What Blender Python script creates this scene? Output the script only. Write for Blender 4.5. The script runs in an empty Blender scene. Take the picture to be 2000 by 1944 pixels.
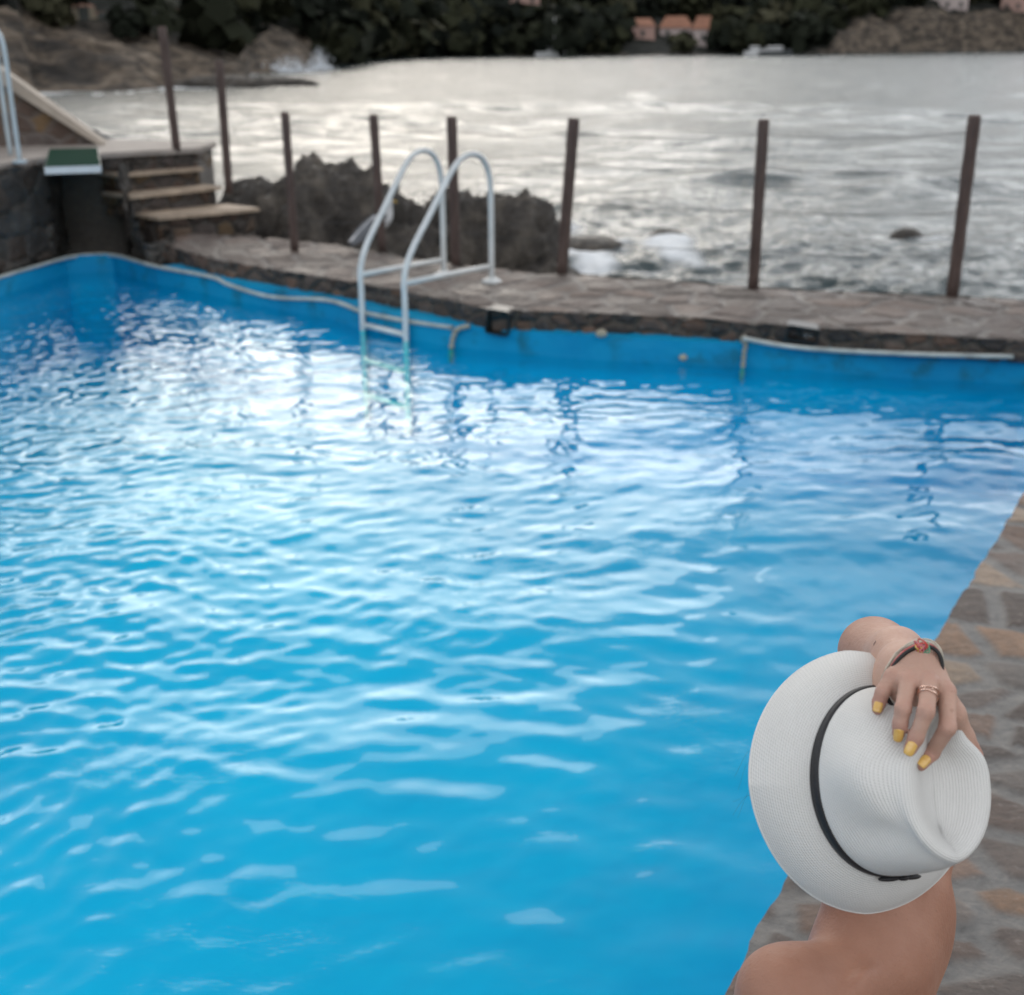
import bpy, math, random
import numpy as np
from mathutils import Vector, Matrix
from mathutils.bvhtree import BVHTree

S = bpy.context.scene
COL = S.collection
random.seed(7); RNG = np.random.default_rng(11)

# ------------------------------------------------------------------ camera
PITCH = math.radians(21.0); FPX = 2350.0; EYE = np.array((0.0, 0.0, 1.7))
cam_d = bpy.data.cameras.new('camera'); cam = bpy.data.objects.new('camera', cam_d); COL.objects.link(cam)
cam_d.sensor_fit = 'HORIZONTAL'; cam_d.sensor_width = 36.0; cam_d.lens = FPX / 2000 * 36.0
cam_d.clip_start = 0.05; cam_d.clip_end = 5000
cam.location = EYE; cam.rotation_euler = (math.radians(90) - PITCH, 0, 0)
cam_d.dof.use_dof = True; cam_d.dof.focus_distance = 1.62
cam_d.dof.aperture_fstop = (cam_d.lens / 1000) / 0.0086
S.camera = cam
CP, SP = math.cos(PITCH), math.sin(PITCH)

def ray(px, py):
    r = (px - 1000) / FPX; u = (972 - py) / FPX
    return np.array((r, CP + u * SP, -SP + u * CP))
def Cd(px, py, d):                 # a place measured in the photograph at a known distance
    return EYE + ray(px, py) * d
def Pz(px, py, z=0.0):             # the place on the level z
    v = ray(px, py); return EYE + v * ((z - EYE[2]) / v[2])
K = 2000 / 1959.0
def Sz(x, y, z=0.0): return Pz(x * K, y * K, z)

# ------------------------------------------------------------------ sky, sun, exposure
SUN_AZ, SUN_EL = math.radians(-9.0), math.radians(15.0)
sd = Vector((math.sin(SUN_AZ) * math.cos(SUN_EL), math.cos(SUN_AZ) * math.cos(SUN_EL), math.sin(SUN_EL)))
sun_d = bpy.data.lights.new('sun', 'SUN'); sun = bpy.data.objects.new('sun', sun_d); COL.objects.link(sun)
sun_d.energy = 0.5; sun_d.angle = math.radians(38); sun_d.color = (1.0, 0.95, 0.88)
sun.rotation_euler = sd.to_track_quat('Z', 'Y').to_euler()
S.view_settings.view_transform = 'Standard'; S.view_settings.look = 'None'
S.view_settings.exposure = 0.5; S.view_settings.gamma = 1.0

world = bpy.data.worlds.new('World'); S.world = world; world.use_nodes = True
nt = world.node_tree; N = nt.nodes; L = nt.links; N.clear()
def wn(t, **k):
    n = N.new(t)
    for a, b in k.items(): setattr(n, a, b)
    return n
def wmath(op, a, b=None, c=None):
    n = wn('ShaderNodeMath', operation=op)
    for i, v in enumerate((a, b, c)):
        if v is None: continue
        if isinstance(v, (int, float)): n.inputs[i].default_value = v
        else: L.new(v, n.inputs[i])
    return n.outputs[0]
def wsmooth(v, lo, hi, a=0.0, b=1.0):
    n = wn('ShaderNodeMapRange', interpolation_type='SMOOTHSTEP')
    L.new(v, n.inputs[0]); n.inputs[1].default_value = lo; n.inputs[2].default_value = hi
    n.inputs[3].default_value = a; n.inputs[4].default_value = b
    return n.outputs[0]
sky = wn('ShaderNodeTexSky', sky_type='NISHITA'); sky.sun_disc = False
sky.sun_elevation = SUN_EL; sky.sun_rotation = SUN_AZ; sky.air_density = 1.2; sky.dust_density = 1.5
tc = wn('ShaderNodeTexCoord'); sep = wn('ShaderNodeSeparateXYZ'); L.new(tc.outputs['Generated'], sep.inputs[0])
mp = wn('ShaderNodeMapping'); mp.inputs['Scale'].default_value = (1, 1, 2.6); mp.inputs['Location'].default_value = (0.4, 0.1, 0.0); L.new(tc.outputs['Generated'], mp.inputs[0])
no = wn('ShaderNodeTexNoise'); no.inputs['Scale'].default_value = 3.6; no.inputs['Detail'].default_value = 6; no.inputs['Roughness'].default_value = 0.58
L.new(mp.outputs[0], no.inputs['Vector'])
nz = no.outputs[0]
# banks of bright cloud low in the sky, thinner blue-grey cloud above
zt = wmath('ADD', sep.outputs[2], wmath('MULTIPLY', wmath('SUBTRACT', nz, 0.5), 0.34))
bank = wsmooth(wmath('SUBTRACT', zt, wmath('MULTIPLY', wsmooth(sep.outputs[0], 0.0, 0.45), 0.05)), 0.47, 0.39)
dotn = wn('ShaderNodeVectorMath', operation='DOT_PRODUCT'); L.new(tc.outputs['Generated'], dotn.inputs[0]); dotn.inputs[1].default_value = (-0.105, 0.921, 0.375)
lobe = wmath('POWER', wmath('MAXIMUM', dotn.outputs['Value'], 0.0), 48.0)
front = wsmooth(sep.outputs[1], -0.6, 0.9, 0.34, 1.0)
low = wsmooth(sep.outputs[2], 0.0, 0.20)
CLOUD_BANK, CLOUD_LOBE, CLOUD_BASE = 9.2, 11.0, 9.6
lev = wmath('MULTIPLY', bank, wmath('MULTIPLY', front, wsmooth(nz, 0.36, 0.60, 0.66, 1.0)))
lev = wmath('MULTIPLY', lev, wmath('MULTIPLY_ADD', low, 0.55, 0.45))
lev = wmath('MULTIPLY', lev, wsmooth(sep.outputs[2], 0.47, 0.15, 0.45, 1.15))
lev = wmath('MULTIPLY', lev, wsmooth(sep.outputs[0], 0.05, 0.35, 1.0, 1.5))
lev = wmath('MULTIPLY', lev, CLOUD_BANK)
lb = wmath('MULTIPLY', wmath('MULTIPLY', lobe, wsmooth(nz, 0.35, 0.6, 0.35, 1.0)), CLOUD_LOBE)
lev = wmath('ADD', lev, wmath('MULTIPLY', lb, bank))
# low sky dimmed behind and beside the camera, added to shade the hat crown
rear = wmath('MULTIPLY', wsmooth(sep.outputs[1], 0.55, 0.0), wsmooth(sep.outputs[2], 0.48, 0.22))
rearf = wmath('SUBTRACT', 1.0, wmath('MULTIPLY', rear, 0.93))
lev = wmath('MULTIPLY', wmath('ADD', lev, wmath('MULTIPLY', wsmooth(sep.outputs[2], 0.42, 0.75, 1.0, 0.42), wmath('MULTIPLY', wsmooth(sep.outputs[1], 0.2, -0.4, 1.0, 2.1), CLOUD_BASE))), rearf)
cc = wn('ShaderNodeMix', data_type='RGBA'); cc.inputs[6].default_value = (0.97, 0.99, 1.02, 1); cc.inputs[7].default_value = (1.04, 1.0, 0.94, 1)
L.new(wmath('MINIMUM', wmath('MULTIPLY', lobe, 1.6), 1.0), cc.inputs[0])
vs = wn('ShaderNodeVectorMath', operation='SCALE'); L.new(cc.outputs[2], vs.inputs[0]); L.new(lev, vs.inputs['Scale'])
mx = wn('ShaderNodeMix', data_type='RGBA'); mx.inputs[0].default_value = 0.82
L.new(sky.outputs[0], mx.inputs[6]); L.new(vs.outputs[0], mx.inputs[7])
bg = wn('ShaderNodeBackground'); bg.inputs[1].default_value = 0.1; L.new(mx.outputs[2], bg.inputs[0])
wo = wn('ShaderNodeOutputWorld'); L.new(bg.outputs[0], wo.inputs[0])

# ------------------------------------------------------------------ numpy noise
def _h(ix, iy, iz, s):
    n = (ix * 374761393 + iy * 668265263 + iz * 2147483647 + s * 1274126177) & 0xffffffff
    n = ((n ^ (n >> 13)) * 1274126177) & 0xffffffff
    n = ((n ^ (n >> 16)) * 2246822519) & 0xffffffff
    return ((n ^ (n >> 15)) & 0xffffff) / float(0xffffff)
def vnoise(p, s=0):
    p = np.asarray(p, float); i = np.floor(p).astype(np.int64); f = p - i; f = f * f * f * (f * (f * 6 - 15) + 10)
    x, y, z = i[..., 0], i[..., 1], i[..., 2]; fx, fy, fz = f[..., 0], f[..., 1], f[..., 2]
    def l(a, b, t): return a + (b - a) * t
    c = lambda a, b, d: _h(x + a, y + b, z + d, s)
    return l(l(l(c(0,0,0), c(1,0,0), fx), l(c(0,1,0), c(1,1,0), fx), fy),
             l(l(c(0,0,1), c(1,0,1), fx), l(c(0,1,1), c(1,1,1), fx), fy), fz) * 2 - 1
def fbm(p, o=5, s=0, g=0.5, ridged=False):
    t = 0; a = 1; q = np.asarray(p, float); w = 0
    for k in range(o):
        n = vnoise(q, s + k)
        if ridged: n = 1 - 2 * np.abs(n)
        t = t + a * n; w += a; a *= g; q = q * 2.03 + 17.3
    return t / w
def sstep(x, a, b):
    t = np.clip((x - a) / (b - a), 0, 1); return t * t * (3 - 2 * t)

# ------------------------------------------------------------------ materials
MAT = {}
class Nodes:
    def __init__(s, name):
        s.m = bpy.data.materials.new(name); s.m.use_nodes = True; s.t = s.m.node_tree; s.t.nodes.clear()
        s.out = s.n('ShaderNodeOutputMaterial')
    def n(s, t, **k):
        x = s.t.nodes.new(t)
        for a, b in k.items(): setattr(x, a, b)
        return x
    def put(s, sock, v):
        if isinstance(v, bpy.types.NodeSocket): s.t.links.new(v, sock)
        elif isinstance(v, (tuple, list)) and len(v) == 3 and len(sock.default_value) == 4: sock.default_value = (*v, 1)
        else: sock.default_value = v
    def math(s, op, a, b=0.0):
        x = s.n('ShaderNodeMath', operation=op); s.put(x.inputs[0], a); s.put(x.inputs[1], b); return x.outputs[0]
    def mix(s, f, a, b):
        x = s.n('ShaderNodeMix', data_type='RGBA'); s.put(x.inputs[0], f); s.put(x.inputs[6], a); s.put(x.inputs[7], b); return x.outputs[2]
    def noise(s, scale, detail=5, rough=0.55, vec=None, dist=0.0):
        x = s.n('ShaderNodeTexNoise'); s.put(x.inputs['Scale'], scale); s.put(x.inputs['Detail'], detail); s.put(x.inputs['Roughness'], rough)
        s.put(x.inputs['Distortion'], dist)
        s.put(x.inputs['Vector'], vec if vec is not None else s.obj()); return x.outputs[0]
    def obj(s): return s.n('ShaderNodeTexCoord').outputs['Object']
    def geo(s): return s.n('ShaderNodeNewGeometry').outputs['Position']
    def mapping(s, vec, scale=(1,1,1), rot=(0,0,0)):
        x = s.n('ShaderNodeMapping'); s.put(x.inputs[0], vec); x.inputs['Scale'].default_value = scale; x.inputs['Rotation'].default_value = rot; return x.outputs[0]
    def ramp(s, v, *st):
        x = s.n('ShaderNodeValToRGB'); s.put(x.inputs[0], v); e = x.color_ramp.elements
        while len(e) < len(st): e.new(0.5)
        for i, (p, c) in enumerate(st): e[i].position = p; e[i].color = (*c, 1) if len(c) == 3 else c
        return x.outputs[0]
    def smooth(s, v, lo, hi, a=0.0, b=1.0):
        x = s.n('ShaderNodeMapRange', interpolation_type='SMOOTHSTEP'); s.put(x.inputs[0], v)
        for i, q in enumerate((lo, hi, a, b)): x.inputs[i + 1].default_value = q
        return x.outputs[0]
    def attr(s, name): 
        x = s.n('ShaderNodeAttribute'); x.attribute_name = name; return x
    def bump(s, h, dist=0.01, strength=1.0, normal=None):
        x = s.n('ShaderNodeBump'); s.put(x.inputs['Height'], h); s.put(x.inputs['Distance'], dist); s.put(x.inputs['Strength'], strength)
        if normal is not None: s.put(x.inputs['Normal'], normal)
        return x.outputs[0]
    def principled(s, **k):
        x = s.n('ShaderNodeBsdfPrincipled')
        for a, b in k.items(): s.put(x.inputs[a.replace('_', ' ')], b)
        s.t.links.new(x.outputs[0], s.out.inputs[0]); return x
def simple(name, col, rough=0.6, var=0.25, scale=12.0, metal=0.0, bumpd=0.0, spec=0.5):
    m = Nodes(name); n = m.noise(scale, 5)
    lo = tuple(c * (1 - var) for c in col); hi = tuple(min(1, c * (1 + var)) for c in col)
    c = m.ramp(n, (0.3, lo), (0.7, hi))
    kw = dict(Base_Color=c, Roughness=rough, Metallic=metal, Specular_IOR_Level=spec)
    if bumpd: kw['Normal'] = m.bump(n, bumpd)
    m.principled(**kw); MAT[name] = m.m; return m.m

# ------------------------------------------------------------------ object helpers
def link(name, me, mat=None, parent=None, smooth=False):
    o = bpy.data.objects.new(name, me); COL.objects.link(o)
    if mat is not None:
        me.materials.append(mat)
    if parent is not None: o.parent = parent
    if smooth: me.polygons.foreach_set('use_smooth', np.ones(len(me.polygons), bool))
    return o
def mesh(name, V, F, mat=None, parent=None, smooth=False):
    me = bpy.data.meshes.new(name); me.from_pydata([tuple(map(float, v)) for v in V], [], [tuple(map(int, f)) for f in F]); me.update()
    return link(name, me, mat, parent, smooth)
def fastmesh(name, V, Q, mat=None, parent=None, smooth=True):
    V = np.asarray(V, np.float32); Q = np.asarray(Q, np.int32); k = Q.shape[1]
    me = bpy.data.meshes.new(name); me.vertices.add(len(V)); me.vertices.foreach_set('co', V.ravel())
    me.loops.add(Q.size); me.loops.foreach_set('vertex_index', Q.ravel()); me.polygons.add(len(Q))
    me.polygons.foreach_set('loop_start', np.arange(0, Q.size, k, dtype=np.int32))
    me.update(calc_edges=True); me.validate()
    return link(name, me, mat, parent, smooth)
def gridquads(nu, nv, wrap=False):
    i = np.arange(nu - 1)[:, None]; jn = nv if wrap else nv - 1; j = np.arange(jn)[None, :]
    a = i * nv + j; b = i * nv + (j + 1) % nv
    return np.stack([a, b, b + nv, a + nv], -1).reshape(-1, 4)
def setattrf(o, name, vals, typ='FLOAT'):
    a = o.data.attributes.new(name, typ, 'POINT')
    if typ == 'FLOAT': a.data.foreach_set('value', np.asarray(vals, np.float32).ravel())
    else:
        v = np.asarray(vals, np.float32)
        if v.shape[1] == 3: v = np.concatenate([v, np.ones((len(v), 1), np.float32)], 1)
        a.data.foreach_set('color', v.ravel())
def tag(o, label=None, cat=None, group=None, kind=None):
    if label: o['label'] = label
    if cat: o['category'] = cat
    if group: o['group'] = group
    if kind: o['kind'] = kind
    return o
def empty(name, loc, label, cat, group=None):
    o = bpy.data.objects.new(name, None); COL.objects.link(o); o.location = tuple(loc); o.empty_display_size = 0.1
    tag(o, label, cat, group); return o
def adopt(child, root):            # child built in world coordinates, parented to a root that has only a location
    child.parent = root; child.matrix_parent_inverse = Matrix.Translation(-Vector(root.location)); return child
class MB:
    def __init__(s): s.V = []; s.F = []
    def add(s, V, F):
        b = len(s.V); s.V += [tuple(map(float, v)) for v in V]; s.F += [tuple(b + i for i in f) for f in F]; return s
    def box(s, c, d, R=None, bev=0.0):
        c = np.array(c, float); h = np.array(d, float) / 2
        if bev <= 0:
            P = [np.array((x, y, z)) * h for x in (-1, 1) for y in (-1, 1) for z in (-1, 1)]
            F = [(0,1,3,2), (4,6,7,5), (0,4,5,1), (2,3,7,6), (0,2,6,4), (1,5,7,3)]
        else:
            b = min(bev, h.min() * 0.9); P = []; 
            i = h - b
            for x in (-1, 1):
                for y in (-1, 1):
                    for z in (-1, 1):
                        P += [np.array((x*h[0], y*i[1], z*i[2])), np.array((x*i[0], y*h[1], z*i[2])), np.array((x*i[0], y*i[1], z*h[2]))]
            q = lambda x, y, z, k: ((x*2 + y)*2 + z)*3 + k
            F = []
            for k in range(3):
                for sgn in (0, 1):
                    def id(a, b_):
                        t = [0, 0, 0]; t[k] = sgn; t[(k+1) % 3] = a; t[(k+2) % 3] = b_; return q(*t, k)
                    f = (id(0,0), id(1,0), id(1,1), id(0,1)); F.append(f if sgn else f[::-1])
            for k in range(3):
                for a in (0, 1):
                    for b_ in (0, 1):
                        k1, k2 = (k+1) % 3, (k+2) % 3
                        t0 = [0,0,0]; t0[k] = 0; t0[k1] = a; t0[k2] = b_; t1 = list(t0); t1[k] = 1
                        F.append((q(*t0, k1), q(*t1, k1), q(*t1, k2), q(*t0, k2)))
            for x in (0, 1):
                for y in (0, 1):
                    for z in (0, 1): F.append((q(x,y,z,0), q(x,y,z,1), q(x,y,z,2)))
        P = np.array(P)
        if R is not None: P = P @ np.array(R).T
        return s.add(P + c, F)
    def tube(s, pts, r, seg=10, cap=True):
        pts = [np.array(p, float) for p in pts]; n = len(pts); rs = r if hasattr(r, '__len__') else [r] * n
        t0 = pts[1] - pts[0]; t0 /= np.linalg.norm(t0); a = np.array((0, 0, 1.0)) if abs(t0[2]) < 0.9 else np.array((1.0, 0, 0))
        u = np.cross(t0, a); u /= np.linalg.norm(u); V = []; F = []
        for i, p in enumerate(pts):
            t = pts[min(i+1, n-1)] - pts[max(i-1, 0)]; t /= max(np.linalg.norm(t), 1e-9)
            u = u - t * np.dot(u, t); u /= max(np.linalg.norm(u), 1e-9); w = np.cross(t, u)
            for k in range(seg):
                an = 2 * math.pi * k / seg; V.append(p + rs[i] * (math.cos(an) * u + math.sin(an) * w))
        for i in range(n - 1):
            for k in range(seg): F.append((i*seg+k, i*seg+(k+1) % seg, (i+1)*seg+(k+1) % seg, (i+1)*seg+k))
        if cap: F.append(tuple(range(seg))[::-1]); F.append(tuple((n-1)*seg + k for k in range(seg)))
        return s.add(V, F)
    def prism(s, poly, z0, z1):
        n = len(poly); a = sum(poly[i][0]*poly[(i+1) % n][1] - poly[(i+1) % n][0]*poly[i][1] for i in range(n))
        if a < 0: poly = poly[::-1]
        V = [(p[0], p[1], z0) for p in poly] + [(p[0], p[1], z1) for p in poly]
        F = [tuple(range(n))[::-1], tuple(range(n, 2*n))] + [(i, (i+1) % n, n+(i+1) % n, n+i) for i in range(n)]
        return s.add(V, F)
    def build(s, name, mat=None, parent=None, smooth=False): return mesh(name, s.V, s.F, mat, parent, smooth)
def catmull(P, n):
    P = np.array(P, float); out = []
    Q = np.vstack([2*P[0]-P[1], P, 2*P[-1]-P[-2]])
    for i in range(len(P)-1):
        a, b, c, d = Q[i:i+4]
        for k in range(n):
            t = k / n; out.append(0.5*((2*b)+(-a+c)*t+(2*a-5*b+4*c-d)*t*t+(-a+3*b-3*c+d)*t**3))
    out.append(P[-1]); return np.array(out)
def resample(P, n):
    P = np.array(P, float); d = np.r_[0, np.cumsum(np.linalg.norm(np.diff(P, axis=0), axis=1))]; t = np.linspace(0, d[-1], n)
    return np.stack([np.interp(t, d, P[:, k]) for k in range(P.shape[1])], 1)
SL, PW = -1.8, -0.27
# ------------------------------------------------------------------ stone pattern (Voronoi flags with mortar joints)
def scatter(x0, x1, y0, y1, step, seed, jit=0.42):
    r = np.random.default_rng(seed); out = []; row = 0; y = y0
    while y < y1:
        x = x0 + (step * 0.5 if row % 2 else 0)
        while x < x1:
            out.append((x + r.uniform(-jit, jit) * step, y + r.uniform(-jit, jit) * step)); x += step
        y += step; row += 1
    return np.array(out)
def stones(P, seeds, joint=0.02, warp=0.05, wf=3.0, seed=0):
    P = np.asarray(P, float)
    P3 = np.concatenate([P, np.zeros((len(P), 1))], 1)
    Q = P + warp * np.stack([fbm(P3 * wf, 4, seed), fbm(P3 * wf + 31.7, 4, seed + 9)], 1)
    ids = np.empty(len(Q), int); edge = np.empty(len(Q))
    for a in range(0, len(Q), 20000):
        q = Q[a:a+20000]; D = ((q[:, None] - seeds[None]) ** 2).sum(-1)
        i2 = np.argpartition(D, 2, axis=1)[:, :3]; d2 = np.take_along_axis(D, i2, 1); o = np.argsort(d2, 1)
        i2 = np.take_along_axis(i2, o, 1); d2 = np.take_along_axis(d2, o, 1)
        sep1 = np.linalg.norm(seeds[i2[:, 0]] - seeds[i2[:, 1]], axis=1) + 1e-6
        ids[a:a+20000] = i2[:, 0]; edge[a:a+20000] = (d2[:, 1] - d2[:, 0]) / (2 * sep1)
    body = sstep(edge, joint * 0.5, joint * 1.25)
    return ids, edge, body
PAL_NEAR = np.array([(.120,.088,.074), (.150,.104,.082), (.092,.073,.065), (.235,.180,.135), (.122,.106,.097), (.076,.060,.053), (.200,.130,.088), (.108,.088,.079)])
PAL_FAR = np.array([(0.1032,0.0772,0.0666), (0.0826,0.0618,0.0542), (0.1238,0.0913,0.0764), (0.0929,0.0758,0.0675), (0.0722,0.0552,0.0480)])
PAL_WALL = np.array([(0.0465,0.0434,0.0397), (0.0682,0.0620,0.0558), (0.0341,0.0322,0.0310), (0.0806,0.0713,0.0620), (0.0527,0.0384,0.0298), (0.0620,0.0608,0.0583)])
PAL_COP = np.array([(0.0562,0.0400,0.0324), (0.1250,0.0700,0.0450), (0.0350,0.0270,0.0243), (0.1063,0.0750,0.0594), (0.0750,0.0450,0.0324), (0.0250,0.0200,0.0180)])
PAL_BROWN = np.array([(0.1200,0.0713,0.0488), (0.0900,0.0562,0.0413), (0.1500,0.0975,0.0638), (0.0750,0.0600,0.0525), (0.1800,0.1125,0.0525), (0.0975,0.0750,0.0675)])
def stone_cols(ids, body, pal, mortar, seed=0, nseeds=None):
    r = np.random.default_rng(seed + 5); n = nseeds or ids.max() + 1
    t = pal[r.integers(0, len(pal), n)] * r.uniform(0.82, 1.18, (n, 1))
    return t[ids] * body[:, None] + np.array(mortar) * (1 - body[:, None])

def stone_material(name, bumpd=0.012, rough=(0.45, 0.8), streak=True, scale=1.0):
    m = Nodes(name); a = m.attr('col').outputs['Color']; b = m.attr('body').outputs['Fac']
    v = m.geo()
    sv = m.mapping(v, (1.0 * scale, 2.0 * scale, 3 * scale), (0.0, 0.0, 0.35))
    n1 = m.noise(11.0, 9, 0.68, sv, 0.8); n2 = m.noise(55.0 * scale, 6, 0.6, v); n3 = m.noise(2.3, 4, 0.5, v)
    f = m.math('ADD', m.math('MULTIPLY', n1, 0.9), m.math('MULTIPLY', n2, 0.5))
    c = m.mix(1.0, a, a)
    mul = m.ramp(f, (0.40, (0.55, 0.53, 0.52)), (0.68, (0.98, 0.97, 0.96)), (0.95, (1.40, 1.32, 1.24)))
    x = m.n('ShaderNodeMix', data_type='RGBA', blend_type='MULTIPLY'); x.inputs[0].default_value = 1.0; m.put(x.inputs[6], a); m.put(x.inputs[7], mul)
    fl = m.smooth(m.noise(34.0 * scale, 5, 0.7, m.mapping(v, (1, 1.6, 1))), .56, .70)
    stain = m.ramp(n3, (0.35, (0.82, 0.78, 0.74)), (0.65, (1.08, 1.08, 1.08)))
    y = m.n('ShaderNodeMix', data_type='RGBA', blend_type='MULTIPLY'); y.inputs[0].default_value = 0.8; m.put(y.inputs[6], x.outputs[2]); m.put(y.inputs[7], stain)
    h = m.math('ADD', m.math('MULTIPLY', n1, 1.0), m.math('MULTIPLY', n2, 0.35))
    yc = m.mix(m.math('MULTIPLY', fl, .30), y.outputs[2], (.34,.30,.27))
    m.principled(Base_Color=yc, Roughness=m.ramp(n3, (0.3, (rough[0],)*3), (0.7, (rough[1],)*3)), Normal=m.bump(h, bumpd))
    MAT[name] = m.m; return m.m
stone_material('flagstone', 0.011); stone_material('wet_stone', 0.02, (0.3, 0.7))

def stone_grid(name, G, uv, pal, mortar, step, seed, relief, nrm, mat, parent=None, joint=0.02, seeds=None, rough=0.004, warp=0.05):
    """G (nu,nv,3) base points, uv (nu,nv,2) metres on the surface, nrm outward unit vectors (nu,nv,3)"""
    nu, nv = G.shape[:2]; P = uv.reshape(-1, 2)
    if seeds is None: seeds = scatter(P[:, 0].min() - step, P[:, 0].max() + step, P[:, 1].min() - step, P[:, 1].max() + step, step, seed)
    ids, edge, body = stones(P, seeds, joint, warp, 0.35 / step, seed)
    r = np.random.default_rng(seed + 77); lift = r.uniform(-0.4, 0.5, len(seeds))[ids]
    P3 = G.reshape(-1, 3)
    h = relief * (body * (0.7 + 0.5 * lift) - 0.35) + rough * fbm(P3 * 14, 5, seed + 3) + relief * 0.5 * body * fbm(P3 * 5, 3, seed + 5)
    V = P3 + nrm.reshape(-1, 3) * h[:, None]
    o = fastmesh(name, V, gridquads(nu, nv), mat, parent)
    setattrf(o, 'col', stone_cols(ids, body, pal, mortar, seed, len(seeds)), 'FLOAT_COLOR'); setattrf(o, 'body', body)
    return o
def polyline_normals(P, side=1):
    t = np.gradient(P, axis=0); t /= np.linalg.norm(t, axis=1)[:, None] + 1e-9
    return np.stack([t[:, 1], -t[:, 0]], 1) * side
def stone_wall(name, path, z0, z1, mat, pal, seed, side=1, step=0.2, res=0.02, relief=0.04, mortar=(.09,.085,.08), batter=0.0, parent=None):
    path = np.array(path, float); Ln = np.linalg.norm(np.diff(path, axis=0), axis=1).sum(); n = max(4, int(Ln / res)); P = resample(path, n)
    z0 = np.interp(np.linspace(0, 1, n), np.linspace(0, 1, len(np.atleast_1d(z0))), np.atleast_1d(z0)); z1 = np.interp(np.linspace(0, 1, n), np.linspace(0, 1, len(np.atleast_1d(z1))), np.atleast_1d(z1))
    m = max(4, int((z1 - z0).max() / res)); t = np.linspace(0, 1, m)
    nr = polyline_normals(P, side)
    Z = z0[:, None] * (1 - t) + z1[:, None] * t
    G = np.zeros((n, m, 3)); G[..., 0] = P[:, 0, None] - nr[:, 0, None] * batter * t; G[..., 1] = P[:, 1, None] - nr[:, 1, None] * batter * t; G[..., 2] = Z
    s = np.linspace(0, Ln, n); uv = np.stack([np.repeat(s[:, None], m, 1), Z * 1.35], -1)
    N3 = np.zeros_like(G); N3[..., 0] = nr[:, 0, None]; N3[..., 1] = nr[:, 1, None]
    return stone_grid(name, G, uv, pal, mortar, step, seed, relief, N3, mat, parent, joint=0.018)

# ------------------------------------------------------------------ pool outline
E = np.array((0.523, 0.852)); E /= np.linalg.norm(E); EN = np.array((E[1], -E[0])); N0 = np.array((-1.63, -1.5))
def z_on(px, py, poly):
    """point of the vertical wall standing on poly (xy) seen at that spot of the photograph"""
    v = ray(px, py); best = None
    for a, b in zip(poly[:-1], poly[1:]):
        d = b - a; M = np.array([[v[0], -d[0]], [v[1], -d[1]]])
        if abs(np.linalg.det(M)) < 1e-9: continue
        t, s = np.linalg.solve(M, a)
        if t > 0 and -0.02 <= s <= 1.02 and (best is None or t < best[0]): best = (t, s)
    return EYE + v * best[0]
WF = np.array([(-5.0,-1.5), (-4.9,3.0), (-4.5,7.5), (-4.23,9.33), (-4.14,9.73), (-3.95,10.7), (-3.57,10.8), (-3.0,10.2), (-2.43,9.7), (-1.35,8.78), (-.42,7.97), (.58,7.64), (1.5,7.45), (3.1,7.03), (3.46,6.80)])
near_line = np.array([N0 + E * s for s in np.linspace(9.72, 0, 60)])
POOL = np.vstack([WF, near_line])
# liner: walls and floor
liner = Nodes('pool_liner'); v = liner.geo()
ln = liner.noise(1.6, 4, 0.5, v); lc = liner.ramp(ln, (0.3, (0.0, 0.21, 0.42)), (0.7, (0.0, 0.28, 0.50)))
sp = liner.n('ShaderNodeSeparateXYZ'); liner.put(sp.inputs[0], v)
under = liner.smooth(sp.outputs[2], -0.30, -0.42)
lc = liner.mix(under, lc, liner.ramp(ln, (0.3, (0.0, 0.36, 0.64)), (0.7, (0.0, 0.40, 0.69))))
alg = liner.math('MULTIPLY', liner.smooth(sp.outputs[2], -0.36, -0.2), liner.smooth(liner.noise(5.0, 5, 0.6, v), 0.5, 0.72))
lc = liner.mix(liner.math('MULTIPLY', alg, 0.75), lc, (0.01, 0.09, 0.11))
liner.principled(Base_Color=lc, Roughness=0.55, Specular_IOR_Level=0.25, Normal=liner.bump(liner.noise(2.2, 3, 0.5, v), 0.05))
b = MB(); n = len(POOL)
b.add([(p[0], p[1], -0.12) for p in POOL] + [(p[0], p[1], -1.0) for p in POOL] + [(p[0], p[1], -0.12) for p in POOL],
      [(i, (i+1) % n, n + (i+1) % n, n + i) for i in range(n)] + [tuple(range(n, 2*n))])
po = b.build('pool_basin', liner.m); tag(po, kind='structure')
bpy.ops.object.select_all(action='DESELECT')

# coping edge of the far side (deck level) and ledge of liner between it and the water
KL = np.array([Sz(x, y, 0.0)[:2] for x, y in ((300,468), (345,480), (400,497), (480,512), (600,530), (700,547), (860,577), (940,597), (1050,600), (1150,603), (1300,611), (1440,622), (1700,640), (1959,655), (2080,664))])
KL = np.vstack([KL, [(4.6, 6.75), (8.0, 6.0)]])
i0 = 7
LW = resample(WF[i0:-1], 60); KK = resample(KL[1:-2], 60)
Vl = [(p[0], p[1], -0.12) for p in LW] + [(p[0], p[1] + 0.03, -0.112) for p in KK]
led = mesh('liner_ledge', Vl, [(i, i+1, 61+i, 60+i) for i in range(59)], liner.m, po)

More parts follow.
